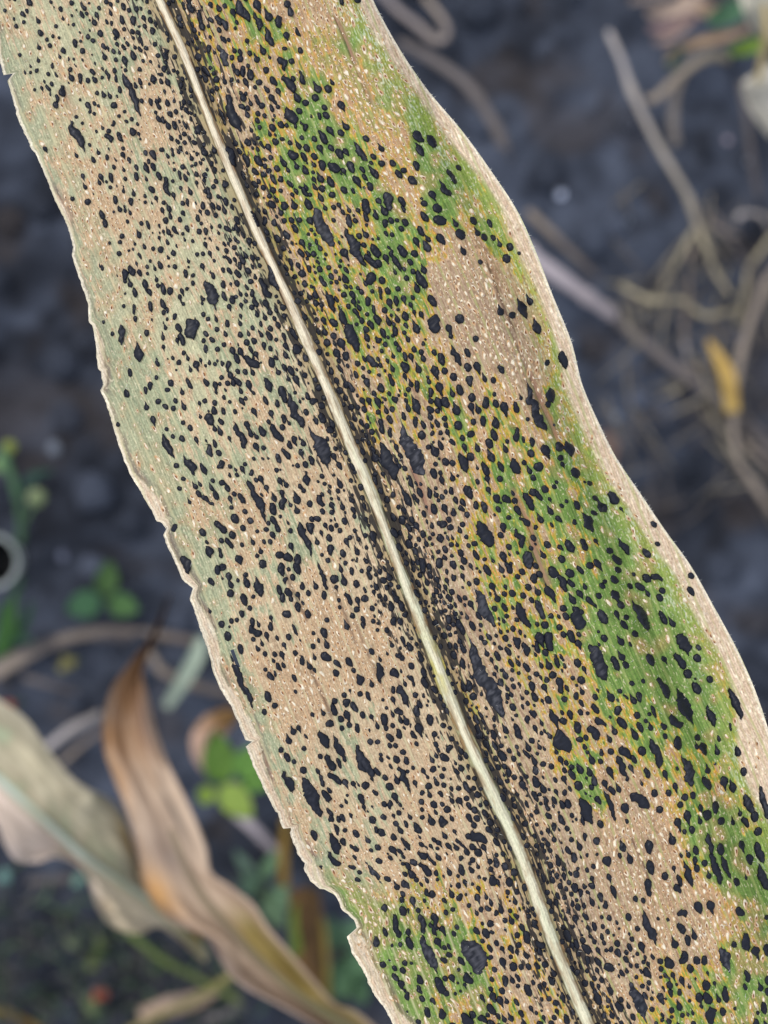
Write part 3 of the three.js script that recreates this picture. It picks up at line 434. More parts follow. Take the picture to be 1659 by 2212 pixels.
// --- the black spots: large ones where the photograph has them, small ones by how densely they stand there
const BIG = [ // x, y, half-length along the veins, half-width, greyness
  [284, 205, 40, 9, 0.2], [165, 290, 30, 11, 0.3], [455, 635, 26, 12, 0.25], [410, 710, 22, 12, 0.2], [300, 765, 16, 10, 0], [363, 964, 30, 7, 0], [410, 1010, 19, 11, 0], [554, 1078, 42, 9, 0.1], [659, 1164, 40, 8, 0.1], [698, 1250, 28, 6, 0], [521, 1473, 50, 8, 0], [402, 1219, 20, 11, 0], [676, 1722, 40, 13, 0.1], [622, 1690, 24, 9, 0], [788, 1650, 40, 10, 0.15], [873, 1682, 24, 8, 0], [688, 968, 34, 18, 0.3], [640, 890, 34, 11, 0.25], [520, 945, 24, 11, 0], [612, 850, 16, 11, 0.1], [575, 830, 14, 12, 0], [735, 1620, 26, 9, 0.1], [780, 1655, 14, 12, 0.1], [925, 2060, 36, 12, 0.55], [700, 1600, 18, 12, 0], [560, 1270, 16, 9, 0], [806, 1885, 26, 6, 0.7], [870, 1500, 22, 9, 0.1], [500, 340, 22, 9, 0], [545, 470, 30, 9, 0.2], [480, 255, 16, 7, 0.2], [590, 600, 26, 9, 0.2],
  [505, 245, 42, 13, 0], [520, 20, 20, 9, 0.1], [530, 30, 14, 8, 0], [555, 46, 19, 9, 0], [580, 79, 22, 8, 0], [609, 138, 14, 11, 0], [630, 254, 22, 10, 0], [657, 273, 12, 9, 0], [482, 120, 26, 8, 0.5], [700, 492, 44, 13, 0.45], [767, 535, 44, 10, 0.25], [851, 556, 30, 7, 0], [740, 683, 14, 13, 0], [763, 729, 28, 13, 0], [715, 655, 22, 8, 0], [905, 293, 12, 11, 0.2], [962, 408, 13, 11, 0.2], [978, 382, 17, 9, 0.2], [780, 330, 20, 8, 0.3], [908, 325, 13, 9, 0.2], [1156, 885, 46, 13, 0.25], [893, 978, 52, 17, 0.65], [839, 998, 40, 12, 0.1], [1045, 1155, 24, 20, 0], [1139, 1086, 18, 12, 0], [1049, 1318, 38, 12, 0.5], [1052, 1472, 82, 15, 0.65], [1131, 1328, 26, 11, 0], [1291, 1429, 38, 15, 0.35], [1218, 1600, 24, 16, 0], [1416, 1625, 30, 12, 0.1], [1481, 1525, 30, 12, 0], [1590, 1522, 36, 9, 0], [1652, 1740, 42, 8, 0.35], [1485, 1668, 26, 13, 0.2], [1022, 2066, 36, 19, 0.7], [1568, 2071, 20, 13, 0.6], [1268, 1754, 28, 11, 0], [1318, 1743, 28, 7, 0], [1487, 1891, 24, 8, 0], [1547, 1877, 32, 9, 0], [1568, 1875, 22, 7, 0], [1403, 2004, 30, 9, 0.1], [1535, 1825, 22, 7, 0.1], [1376, 2160, 40, 13, 0.45], [1385, 1333, 28, 12, 0.1], [1476, 1391, 17, 14, 0], [1434, 1487, 23, 11, 0], [1538, 1548, 22, 9, 0], [1230, 970, 16, 9, 0], [1218, 775, 18, 10, 0], [1128, 668, 18, 9, 0], [1350, 1185, 14, 14, 0], [1270, 1130, 16, 11, 0], [1190, 1280, 24, 9, 0], [1120, 1160, 18, 11, 0], [1195, 1550, 18, 9, 0], [1640, 1840, 24, 9, 0.1], [1650, 1900, 26, 9, 0.1], [1345, 1660, 30, 8, 0], [878, 1075, 20, 9, 0], [1000, 1000, 22, 10, 0.1], [900, 880, 18, 10, 0.1], [985, 770, 18, 9, 0],
];
const SPARSE = [ // fewer spots here: x, y, half-length, half-width, factor
  [1030, 660, 125, 72, 0.06], [1100, 760, 120, 58, 0.1], [290, 690, 90, 45, 0.35], [655, 25, 90, 50, 0.15], [740, 120, 90, 40, 0.2], [860, 200, 230, 75, 0.2], [990, 400, 160, 60, 0.45], [1365, 1880, 180, 95, 0.14], [1405, 1740, 80, 40, 0.4], [1560, 2020, 90, 60, 0.12], [640, 1510, 70, 55, 0.15], [800, 1420, 80, 60, 0.3], [720, 1320, 60, 50, 0.4], [1200, 640, 200, 26, 0.35], [360, 1060, 170, 30, 0.35], [780, 1960, 60, 60, 0.4], [430, 1480, 160, 40, 0.5], [1440, 1240, 90, 40, 0.6], [150, 420, 220, 40, 0.4], [340, 270, 60, 26, 0.4], [1250, 900, 120, 30, 0.5], [1600, 1750, 140, 50, 0.8],
].map((p) => [...toAB(p[0], p[1]), p[2], p[3], p[4]]);
function density(a, b, u) {
  const s = Math.abs(u); let d = u < 0 ? mix(1, 0.42, sstep(0.1, 0.85, s)) : mix(1.15, 0.3, sstep(0.25, 0.85, s));
  if (u < 0) d *= 1 - 0.95 * sstep(0.78, 0.92, s); else d *= 1 - 0.9 * sstep(0.84, 0.95, s);
  d *= 0.55 + 0.95 * fbm(a / 90 + 9, b / 45, 2);
  if (u > 0 && a < 700) d *= 0.34 + 0.66 * clamp(a / 760);
  for (const p of SPARSE) { const e = ((a - p[0]) / p[2]) ** 2 + ((b - p[1]) / p[3]) ** 2; if (e < 4) d *= mix(p[4], 1, sstep(0.4, 2, e)); }
  return d;
}
const spots = []; // {a, b, lobes: [[da, db, rl, rw]], grey}
const CELL = 40, grid = new Map();
const near = (a, b) => { const o = [], i = Math.floor(a / CELL), j = Math.floor(b / CELL); for (let y = -1; y < 2; y++) for (let x = -1; x < 2; x++) o.push(...(grid.get((i + x) * 4096 + j + y) || [])); return o; };
const put = (a, b, r) => { const k = Math.floor(a / CELL) * 4096 + Math.floor(b / CELL); if (!grid.has(k)) grid.set(k, []); grid.get(k).push([a, b, r]); };
for (const [x, y, hl, hw, grey] of BIG) {
  const [a, b] = toAB(x, y), lobes = [], n = Math.max(3, Math.round(hl / hw * 2.6));
  for (let k = 0; k < n; k++) {
    const t = n === 1 ? 0 : 2 * k / (n - 1) - 1, w = hw * (1 - 0.4 * t * t) * rr(0.5, 1.0);
    lobes.push([t * (hl - w * 0.8) + rr(-3, 3), rr(-0.6, 0.6) * hw * (1 - 0.5 * t * t), w * rr(1, 1.5), w]);
    put(a + t * hl, b, hw);
  }
  if (rnd() < 0.35) lobes.push([-hl * 1.1, rr(-2, 2), hw * 0.8, 2.6]);
  if (rnd() < 0.25) lobes.push([hl * 1.1, rr(-2, 2), hw * 0.8, 2.4]);
  spots.push({ a, b, lobes, grey, size: hl * hw * 1.6 });
}
for (let k = 0; k < 46000; k++) {
  const a = rr(-160, 2720), u = rr(-0.985, 0.985), b = bAt(a, u), m = ribB(a), xy = toXY(a, b);
  if (xy[0] < -30 || xy[0] > 1690 || xy[1] < -30 || xy[1] > 2245 || Math.abs(b - m) < 14) continue;
  const d = density(a, b, u); if (rnd() > d * (u < 0 ? 0.29 : mix(0.5, 0.25, sstep(0.3, 0.6, u))) * (1 + 0.45 * sstep(0.4, 0.1, Math.abs(u)))) continue;
  let r = (u < 0 ? mix(5.0, 6.5, sstep(300, 1200, a)) : mix(6.1, 7.8, sstep(0.2, 0.5, u))) * Math.exp((rnd() + rnd() + rnd() - 1.5) * 0.36);
  if (rnd() < 0.13) r *= 0.55;
  if (near(a, b).some((q) => Math.hypot((q[0] - a) * 0.85, q[1] - b) < (q[2] + r) * rr(0.8, 1.2))) continue;
  put(a, b, r);
  const lobes = [[0, 0, r * rr(0.95, 1.3), r * rr(0.85, 1.05)]], e = rnd(), most = rnd() < 0.2 ? 4 : rnd() < 0.6 ? 1 : 2;
  if (e < 0.36) for (let n = 0, la = 0, lb = 0; n < most; n++) {
    const f = rr(0.45, 1), t = rnd() < 0.75 ? rr(-0.6, 0.6) + (rnd() < 0.5 ? Math.PI : 0) : rr(0, 6.28);
    if (n && rnd() < 0.35) { la = lb = 0; } la += Math.cos(t) * r * 1.25; lb += Math.sin(t) * r * 1.0;
    const bb = uAt(a + la, b + lb); if (Math.abs(bb) > 0.96 || Math.abs(b + lb - ribB(a + la)) < 16) break;
    lobes.push([la, lb, r * f * 1.05, r * f * 0.9]); put(a + la, b + lb, r * f);
  } else if (e < 0.6) lobes.push([(rnd() < 0.6 ? -1 : 1) * r * 1.35, rr(-0.2, 0.2) * r, r * 0.9, r * 0.32]);
  spots.push({ a, b, lobes, grey: rnd() < 0.12 ? 0.3 : 0, size: lobes.reduce((q, l) => q + l[2] * l[3], 0) });
}
// old torn rust pustules: pale papery rims
const RUST = [[655, 25, 90, 50], [1020, 640, 110, 60], [1090, 740, 120, 50], [640, 1510, 75, 60], [800, 1410, 85, 60], [720, 1320, 90, 60], [1365, 1870, 150, 80], [1400, 1745, 110, 50], [1560, 2010, 90, 55], [1345, 2030, 120, 60], [850, 350, 100, 40], [760, 200, 65, 45], [610, 165, 55, 40], [550, 1120, 70, 50], [440, 1110, 50, 30], [330, 240, 70, 35], [900, 1915, 90, 70], [1450, 1950, 120, 60]].map((p) => [...toAB(p[0], p[1]), p[2], p[3]]);
const pustules = [];
for (let k = 0; k < 80000; k++) {
  const a = rr(-160, 2720), u = rr(-0.95, 0.95), b = bAt(a, u), m = ribB(a), xy = toXY(a, b);
  if (xy[0] < -30 || xy[0] > 1690 || xy[1] < -30 || xy[1] > 2245 || Math.abs(b - m) < 24) continue;
  let d = 0.04 + 0.5 * sstep(0.5, 0.72, 0.5 * fbm(a / 120 + 60, b / 60 + 3, 2) + 0.5 * fbm(a / 34 + 3, b / 9 + 30, 2));
  for (const p of RUST) { const e = ((a - p[0]) / p[2]) ** 2 + ((b - p[1]) / p[3]) ** 2; if (e < 2) d = Math.max(d, mix(0.95, 0.2, sstep(0.3, 2, e))); }
  if (rnd() > d) continue;
  const r = 1.7 + 3.9 * Math.pow(rnd(), 1.3);
  if (near(a, b).some((q) => Math.hypot((q[0] - a) * 0.8, q[1] - b) < q[2] + r + 0.5)) continue;
  put(a, b, r + 1); pustules.push({ a, b, r, l: rr(1.1, 1.9) });
}
console.log('spots', spots.length, 'pustules', pustules.length);

// --- colour and relief of the blade
const TW = 2048, TH = 2048, A0 = -260, A1 = 2840;
const texU = (u) => (u / 1.02 + 1) / 2, texV = (a) => (a - A0) / (A1 - A0);
const leafTex = new THREE.DataTexture(new Uint8Array(TW * TH * 4), TW, TH, THREE.RGBAFormat);
const bumpTex = new THREE.DataTexture(new Uint8Array(1024 * 1024 * 4), 1024, 1024, THREE.RGBAFormat);
{
  // halos of spots and pustules, drawn into a field over the blade
  const HW = 1024, HH = 1536, halo = new Float32Array(HW * HH), rust = new Float32Array(HW * HH);
  const splat = (f, a, b, rl, rw, amt) => {
    const u0 = uAt(a, b), w = u0 < 0 ? ribB(a) - calmB(a) : smoothB(a) - ribB(a);
    const px = texU(u0) * HW, py = texV(a) * HH, sx = rw / w / 2.04 * HW, sy = rl / (A1 - A0) * HH;
    for (let y = Math.max(0, Math.floor(py - 2 * sy)); y <= Math.min(HH - 1, py + 2 * sy); y++) for (let x = Math.max(0, Math.floor(px - 2 * sx)); x <= Math.min(HW - 1, px + 2 * sx); x++) {
      const e = ((x - px) / sx) ** 2 + ((y - py) / sy) ** 2; if (e < 4) { const k = y * HW + x, v = amt * Math.exp(-e); f[k] = f[k] + v - f[k] * v * 0.6; }
    }
  };
  for (const s of spots) for (const l of s.lobes) splat(halo, s.a + l[0], s.b + l[1], l[2] * 1.7 + 3, l[3] * 1.6 + 3, 0.3);
  for (const p of pustules) splat(rust, p.a, p.b, p.r * 2.7 + 5, p.r * 2.3 + 4, rr(0.45, 1));
  // dead / alive field on a coarse grid
  const GW = 256, GH = 512, dead = new Float32Array(GW * GH), slit = [];
  for (let j = 0; j < GH; j++) {
    const a = A0 + (j + 0.5) / GH * (A1 - A0);
    for (let i = 0; i < GW; i++) {
      const b = bAt(a, ((i + 0.5) / GW * 2 - 1) * 1.02); let d = 0;
      for (const p of DEAD) { const da = (a - p[0]) / p[2], db = (b - p[1]) / p[3]; if (da * da < 6 && db * db < 6) d += p[4] * Math.exp(-0.7 * (da * da + db * db)); }
      dead[j * GW + i] = d;
    }
  }
  const look = (f, w, h, s, t) => { const x = clamp(s * w - 0.5, 0, w - 1.001), y = clamp(t * h - 0.5, 0, h - 1.001), i = x | 0, j = y | 0, p = x - i, q = y - j, k = j * w + i; return mix(mix(f[k], f[k + 1], p), mix(f[k + w], f[k + w + 1], p), q); };
  const enc = new Uint8Array(4096); for (let i = 0; i < 4096; i++) { const v = i / 4095; enc[i] = Math.round(255 * (v <= 0.0031308 ? v * 12.92 : 1.055 * Math.pow(v, 1 / 2.4) - 0.055)); }
  const gA = C(68, 106, 36), gB = C(130, 158, 76), gY = C(176, 166, 56), oR = C(214, 152, 66), tanA = C(222, 192, 154), tanB = C(168, 134, 104), tanG = C(160, 140, 122), sageA = C(160, 166, 130), sageB = C(194, 188, 150), sageT = C(154, 162, 130), cream = C(252, 238, 212), redB = C(186, 142, 108), plum = C(126, 100, 96), ink = C(30, 28, 32), olive = C(120, 105, 66), pinkT = C(230, 198, 168), brown = C(140, 96, 66), rib = C(206, 204, 172), rustC = C(200, 148, 100), fleck = C(205, 214, 180);
  const T = leafTex.image.data;
  for (let j = 0; j < TH; j++) {
    const v = (j + 0.5) / TH, a = A0 + v * (A1 - A0), m = ribB(a), wl = m - calmB(a), wr = smoothB(a) - m, torn = tornB(a);
    const wl0 = wl, late = sstep(700, 1300, a);
    for (let i = 0; i < TW; i++) {
      const s = (i + 0.5) / TW, u = (s * 2 - 1) * 1.02, p = u < 0 ? u * wl : u * wr, b = m + p;
      const e = u < 0 ? m + p + (u < -0.88 ? (torn - calmB(a)) * sstep(0.88, 1, -u) : 0) - torn : wr - p; // how far from the edge
      const n0 = fbm(a / 150, p / 46 + 9, 2), n1 = n0 * 0.5 + 0.5 * fbm(a / 58 + 3, p / 15 + 29, 3), n2 = fbm(a / 24 + 5, p / 5.5, 2), n3 = vn(a / 38 + 30, p / 2.6), n4 = vn(a / 2.1, p / 2.1 + 70), n5 = vn(a / 9 + 80, p / 3.4);
      const hv = look(halo, HW, HH, s, v), rv = look(rust, HW, HH, s, v), dv = look(dead, GW, GH, s, v);
      const ap0 = Math.abs(p); let c;
      // lower end of the torn half is as green as the other half
      const lush = u > 0 ? 1 : sstep(1980, 2080, a - p * 0.28 - (n1 - 0.5) * 160);
      const vein = Math.pow(0.5 + 0.5 * Math.cos(p * 2 * Math.PI / 41 + 0.6 * vn(a / 300, p / 200)), 24);
      let cr, cl;
      if (lush > 0) {
        const ribT = 0.36 * (1 - sstep(30, 170 + late * 90, Math.abs(p)));
        const t = 0.15 + 1.25 * (n1 - 0.5) + 0.62 * (n2 - 0.5) + 0.16 * (n5 - 0.5) + dv * 0.66 + ribT + hv * 0.1 + rv * 0.2;
        const green = c3(c3(gA, gB, clamp(n3 * 0.55 + n2 * 0.5)), gB, 0.25 + 0.5 * sstep(120, 30, e));
        const tan = c3(c3(tanA, tanB, clamp(n2 * 1.3 + n3 * 0.5 - 0.45)), tanG, clamp(dv * 0.9 - 0.15) * (0.4 + 0.6 * n4));
        cr = c3(green, gY, sstep(0.24, 0.39, t)); cr = c3(cr, oR, sstep(0.37, 0.46, t) * (0.5 + 0.5 * n5)); cr = c3(cr, tan, sstep(0.47, 0.55, t));
        c = cr;
      }
      if (lush < 1) {
        const t = 0.44 + 1.05 * (n1 - 0.5) + 0.7 * (n2 - 0.5) + 0.25 * (n3 - 0.5) + dv * 0.8 + hv * 0.22 + rv * 0.2 + 0.2 * (1 - sstep(20, 200, -p)) * late - 0.1 * (1 - late);
        const yellowish = sstep(0.45, 0.7, fbm(a / 260 + 4, p / 120, 2)) * (1 - 0.6 * late);
        const sage = c3(c3(sageA, sageB, clamp(n3 * 0.5 + yellowish * 0.8)), sageT, clamp(1.1 - (wl0 + p) / 90) * 0.6);
        const tan = c3(c3(C(220, 190, 154), C(206, 180, 144), clamp(n2 * 1.4)), c3(tanB, redB, 0.5), clamp(dv * 1.1) * (0.5 + 0.5 * n3));
        cl = c3(sage, tan, sstep(0.42, 0.62, t));
        cl = c3(cl, redB, sstep(0.06, 0.0, Math.abs(t - 0.5)) * 0.3 * sstep(0.1, 0.3, dv));
        c = lush > 0 ? c3(cl, cr, lush) : cl;
      }
      c = c3(c, rustC, clamp(rv * 1.1 - 0.3) * (u > 0 ? 0.5 : 0.34) * (1 - 0.6 * clamp(dv)));
      // margins
      if (u < 0) {
        const w = 19 + 24 * (fbm(a / 110, 4, 2) - 0.4) * 2 - 8 * (1 - late) + 5 * (n2 - 0.5);
        const e2 = Math.max(wl + p + 3, 0.01);
        c = c3(c, plum, Math.exp(-Math.pow((e2 - w - 5) / 7, 2)) * sstep(0.35, 0.6, fbm(a / 70, p / 20 + 40, 2)) * 0.7);
        c = c3(c, brown, Math.exp(-Math.pow((e2 - w) / 3.5, 2)) * 0.5 * n2);
        c = c3(c, c3(c3(pinkT, redB, 0.5 * sstep(0.45, 0.75, n1)), c3(cream, tanB, n3 * 0.8), clamp(n2 * 1.5 - 0.25)), sstep(w + 2, w - 6, e2) * 0.95);
        c = c3(c, cream, sstep(9, 3, e) * 0.85);
      } else {
        const w = 30 + 18 * (fbm(a / 130, 14, 2) - 0.4) + 8 * sstep(1000, 1600, a) + 34 * Math.exp(-Math.pow((a - 2000) / 110, 2)) + 5 * (n2 - 0.5);
        c = c3(c, c3(gB, gY, 0.55), sstep(w + 60, w, e) * 0.5);
        const fl = sstep(0.66, 0.8, vn(a / 7 + 5, p / 2.2) * 0.6 + 0.45 * fbm(a / 60, p / 24 + 31, 2)) * sstep(150, 50, e);
        c = c3(c, fleck, fl * 0.75);
        c = c3(c, brown, Math.exp(-Math.pow((e - w * 0.72) / 2.2, 2)) * 0.4 * n1);
        c = c3(c, c3(pinkT, c3(tanB, cream, n5), clamp(n3 * 0.9)), sstep(w + 8, w - 8, e));
        c = c3(c, cream, sstep(8, 2, e) * 0.9);
      }
      // fine parallel veins, grain, brown slits
      const strand = 0.5 + 0.5 * Math.cos(p * 2 * Math.PI / 5.6 + 2 * vn(a / 90, p / 30));
      const g = (0.85 + 0.17 * strand) * (0.78 + 0.44 * n4) * (0.9 + 0.2 * n3) * (1 + 0.35 * sstep(0.78, 0.95, n5) - 0.3 * sstep(0.8, 0.95, vn(a / 5 + 9, p / 2.4 + 33)));
      c = [c[0] * g, c[1] * g, c[2] * g];
      c = c3(c, C(128, 92, 66), sstep(0.66, 0.8, vn(a / 6.5 + 60, p / 3.1 + 12) * 0.7 + 0.3 * n1 + 0.12 * clamp(dv)) * 0.5 * (u > 0 ? sstep(0.1, 0.3, dv + 0.36 * (1 - sstep(30, 260, ap0)) + n1 - 0.5) : 0.6));
      c = c3(c, C(244, 226, 192), sstep(0.78, 0.9, vn(a / 5 + 160, p / 2.4 + 52)) * 0.55);
      c = c3(c, u < 0 ? C(206, 196, 152) : C(170, 178, 104), vein * 0.5);
      c = c3(c, u < 0 ? C(214, 202, 160) : C(176, 178, 112), Math.pow(0.5 + 0.5 * Math.cos(p * 2 * Math.PI / 13.7 + 0.9 * vn(a / 240, p / 90)), 8) * 0.38 * (0.4 + 0.6 * n3));
      for (const q of STREAK) { const da = (a - q[0]) / q[2]; if (da > -1.1 && da < 1.1) { const db = (b - q[1] - Math.sin(a / 30) * 1.5) / (q[3] * 1.3); if (db > -2.4 && db < 2.4) { const k = Math.min(1, q[4] * 1.25) * Math.exp(-db * db) * sstep(1.08, 0.8, Math.abs(da)); c = c3(c, db < -0.3 || q[3] < 4 ? C(92, 62, 48) : C(160, 118, 96), k * (0.65 + 0.35 * n3)); } } }
      // dark sooty growth running along the midrib, pale straw between
      const ap = Math.abs(p);
      if (ap < 90) {
        const k = p > 0 ? sstep(50, 20, ap) : sstep(40, 18, ap), soot = fbm(a / 46 + (p > 0 ? 0 : 50), p / 4.4 + 11, 3), soot2 = fbm(a / 16 + 20, p / 7 + 40, 2);
        c = c3(c, c3(C(186, 160, 112), p > 0 ? olive : C(160, 146, 108), n3), k * 0.75);
        const far = sstep(p > 0 ? 80 : 66, 18, ap), v = soot * 0.6 + soot2 * 0.4 + 0.14 * far + 0.05 * late * (p > 0 ? 1 : 0.2) + 0.05 * (p > 0 ? sstep(30, 20, ap) : 0);
        c = c3(c, ink, sstep(0.62, 0.68, v) * 0.93);
      }
      const o = (j * TW + i) * 4;
      T[o] = enc[clamp(c[0]) * 4095 | 0]; T[o + 1] = enc[clamp(c[1]) * 4095 | 0]; T[o + 2] = enc[clamp(c[2]) * 4095 | 0]; T[o + 3] = 255;
    }
  }
  const B = bumpTex.image.data;
  for (let j = 0; j < 1024; j++) for (let i = 0; i < 1024; i++) {
    const v = (j + 0.5) / 1024, a = A0 + v * (A1 - A0), s = (i + 0.5) / 1024, u = (s * 2 - 1) * 1.02, p = u * 415;
    const dv = look(dead, GW, GH, s, v), rv = look(rust, HW, HH, s, v);
    const z = 0.4 + 0.16 * Math.pow(0.5 + 0.5 * Math.cos(p * 2 * Math.PI / 13.7 + 0.9 * vn(a / 240, p / 90)), 3) + 0.2 * (fbm(a / 140, p / 9 + 70, 2) - 0.5) + 0.13 * Math.cos(p * 2 * Math.PI / 5.6 + 2 * vn(a / 90, p / 30)) + 0.25 * (vn(a / 60, p / 3) - 0.5) + 0.2 * (vn(a / 4, p / 3) - 0.5) * (1 + 2 * clamp(dv)) + 0.25 * rv;
    const o = (j * 1024 + i) * 4; B[o] = B[o + 1] = B[o + 2] = clamp(z) * 255; B[o + 3] = 255;
  }
  for (const t of [leafTex, bumpTex]) { t.magFilter = t.minFilter = THREE.LinearFilter; t.wrapS = t.wrapT = THREE.MirroredRepeatWrapping; t.needsUpdate = true; }
  leafTex.colorSpace = THREE.SRGBColorSpace;
}
const bladeMat = new THREE.MeshPhysicalMaterial({ map: leafTex, bumpMap: bumpTex, bumpScale: 0.00015, roughness: 0.62, specularIntensity: 0.45, side: THREE.DoubleSide });
const leaf = thing('maize_leaf', 'broad half dead maize leaf covered in raised black spots, torn along one edge', 'maize leaf');
leaf.position.copy(onLeaf(1250, ribB(1250)));
const sub = leaf.position.clone();
const local = (v) => v.sub(sub);
{ // the blade: a solid sheet of 0.3 mm with a tear in it
  const NA = 830, NU = 104, pos = [], uv = [], idx = [], a0 = -620, a1 = 3150, TH0 = 0.0003, grow = (i) => a0 + (a1 - a0) * i / NA;
  const [ta, tb] = toAB(512, 1420);
  for (let side = 0; side < 2; side++) for (let i = 0; i <= NA; i++) for (let j = 0; j <= NU; j++) {
    const a = grow(i); let w = 2 * j / NU - 1; const u = Math.sign(w) * (1 - Math.pow(1 - Math.abs(w), 1.25)) * 0.55 + w * 0.45;
    const b = bAt(a, u), p = local(onLeaf(a, b, side ? -TH0 : 0)); pos.push(p.x, p.y, p.z); uv.push(texU(u), texV(a));
  }
  const S = (NA + 1) * (NU + 1), row = NU + 1;
  const gone = (i, j) => { const a = grow(i + 0.5); if (Math.abs(a - ta) > 42) return false; const w = 2 * (j + 0.5) / NU - 1, u = Math.sign(w) * (1 - Math.pow(1 - Math.abs(w), 1.25)) * 0.55 + w * 0.45, b = bAt(a, u); return ((a - ta) / 24) ** 2 + ((b - tb + 6) / 5.5) ** 2 < 1; };
  const rim = (k, q) => idx.push(k, q, S + k, q, S + q, S + k);
  for (let i = 0; i < NA; i++) for (let j = 0; j < NU; j++) {
    const k = i * row + j;
    if (gone(i, j)) continue;
    idx.push(k, k + row, k + 1, k + 1, k + row, k + row + 1, S + k, S + k + 1, S + k + row, S + k + 1, S + k + row + 1, S + k + row);
    if (j === 0 || gone(i, j - 1)) rim(k, k + row); if (j === NU - 1 || gone(i, j + 1)) rim(k + 1, k + row + 1);
    if (i === 0 || gone(i - 1, j)) rim(k, k + 1); if (i === NA - 1 || gone(i + 1, j)) rim(k + row, k + row + 1);
  }
  mesh('blade', buildGeo(pos, idx, null, uv), bladeMat, leaf);
}
const blade = leaf.children[0];
{ // midrib: a raised pale cord with stained flanks
  const NA = 1250, R = 26, pos = [], col = [], idx = [], a0 = -620, a1 = 3150;
  const A = C(250, 234, 204), Bc = C(230, 226, 192), st = C(158, 118, 78), yl = C(206, 192, 92), dk = C(44, 40, 40), fl = C(150, 128, 88), gr = C(164, 166, 120);
  for (let i = 0; i <= NA; i++) {
    const a = a0 + (a1 - a0) * i / NA, m = ribB(a), grow = sstep(0, 2400, a), half = mix(11.5, 20, grow) * (0.9 + 0.2 * vn(a / 90, 2)), top = mix(0.0008, 0.0012, grow), core = mix(0.6, 0.5, grow) + 0.12 * (vn(a / 60, 9) - 0.5);
    for (let j = 0; j <= R; j++) {
      const f = (j / R * 2 - 1), w = f * half, af = Math.abs(f);
      const h = top * 0.85 * (Math.exp(-Math.pow(af / 0.6, 3)) - 0.05) + 0.00007 * (vn(a / 7, j * 0.8) - 0.5) + 0.00005 * (vn(a / 2.5, j * 1.9) - 0.5) + 0.00006 * Math.cos(f * 21 + vn(a / 80, 3) * 3);
      const q = toXY(a, m + w), base = rise(a, m + w), P = local(at(q[0], q[1], FOCUS - base - 0.0001 - h + (af > 0.99 ? 0.0004 : 0))); pos.push(P.x, P.y, P.z);
      let c = c3(A, Bc, clamp(sstep(700, 1500, a) * 0.75 + (fbm(a / 90, j / 6, 2) - 0.5)));
      const side = sstep(core, core + 0.16, af + 0.14 * (vn(a / 22, j / 3) - 0.5)), low = sstep(600, 1500, a);
      c = c3(c, c3(fl, gr, clamp(low * vn(a / 120, f > 0 ? 3 : 8) + (f > 0 ? 0 : 0.25))), side * 0.85);
      c = c3(c, st, sstep(0.47, 0.7, fbm(a / 30, j / 5 + 20, 3)) * 0.75 * (0.3 + af));
      c = c3(c, yl, Math.exp(-Math.pow((a - 1560) / 55, 2)) * 0.75 * sstep(0.35, 0.7, vn(a / 26, j / 6)));
      c = c3(c, dk, sstep(0.46, 0.6, fbm(a / 55 + 7, (f > 0 ? 30 : 60) + j / 5, 3) + 0.08 * sstep(0.8, 1, f)) * sstep(core - 0.02, core + 0.25, af) * 0.9);
      c = c3(c, c3(dk, st, 0.35), sstep(0.78, 1, af) * 0.75);
      const g = (0.8 + 0.36 * vn(a / 3, j * 1.3)) * (0.94 + 0.12 * vn(a / 40, j * 0.9)); col.push(c[0] * g, c[1] * g, c[2] * g);
      if (i < NA && j < R) { const k = i * (R + 1) + j; idx.push(k, k + R + 1, k + 1, k + 1, k + R + 1, k + R + 2); }
    }
  }
  mesh('midrib', buildGeo(pos, idx, col), new THREE.MeshPhysicalMaterial({ vertexColors: true, roughness: 0.75, specularIntensity: 0.3, side: THREE.DoubleSide }), leaf);
}
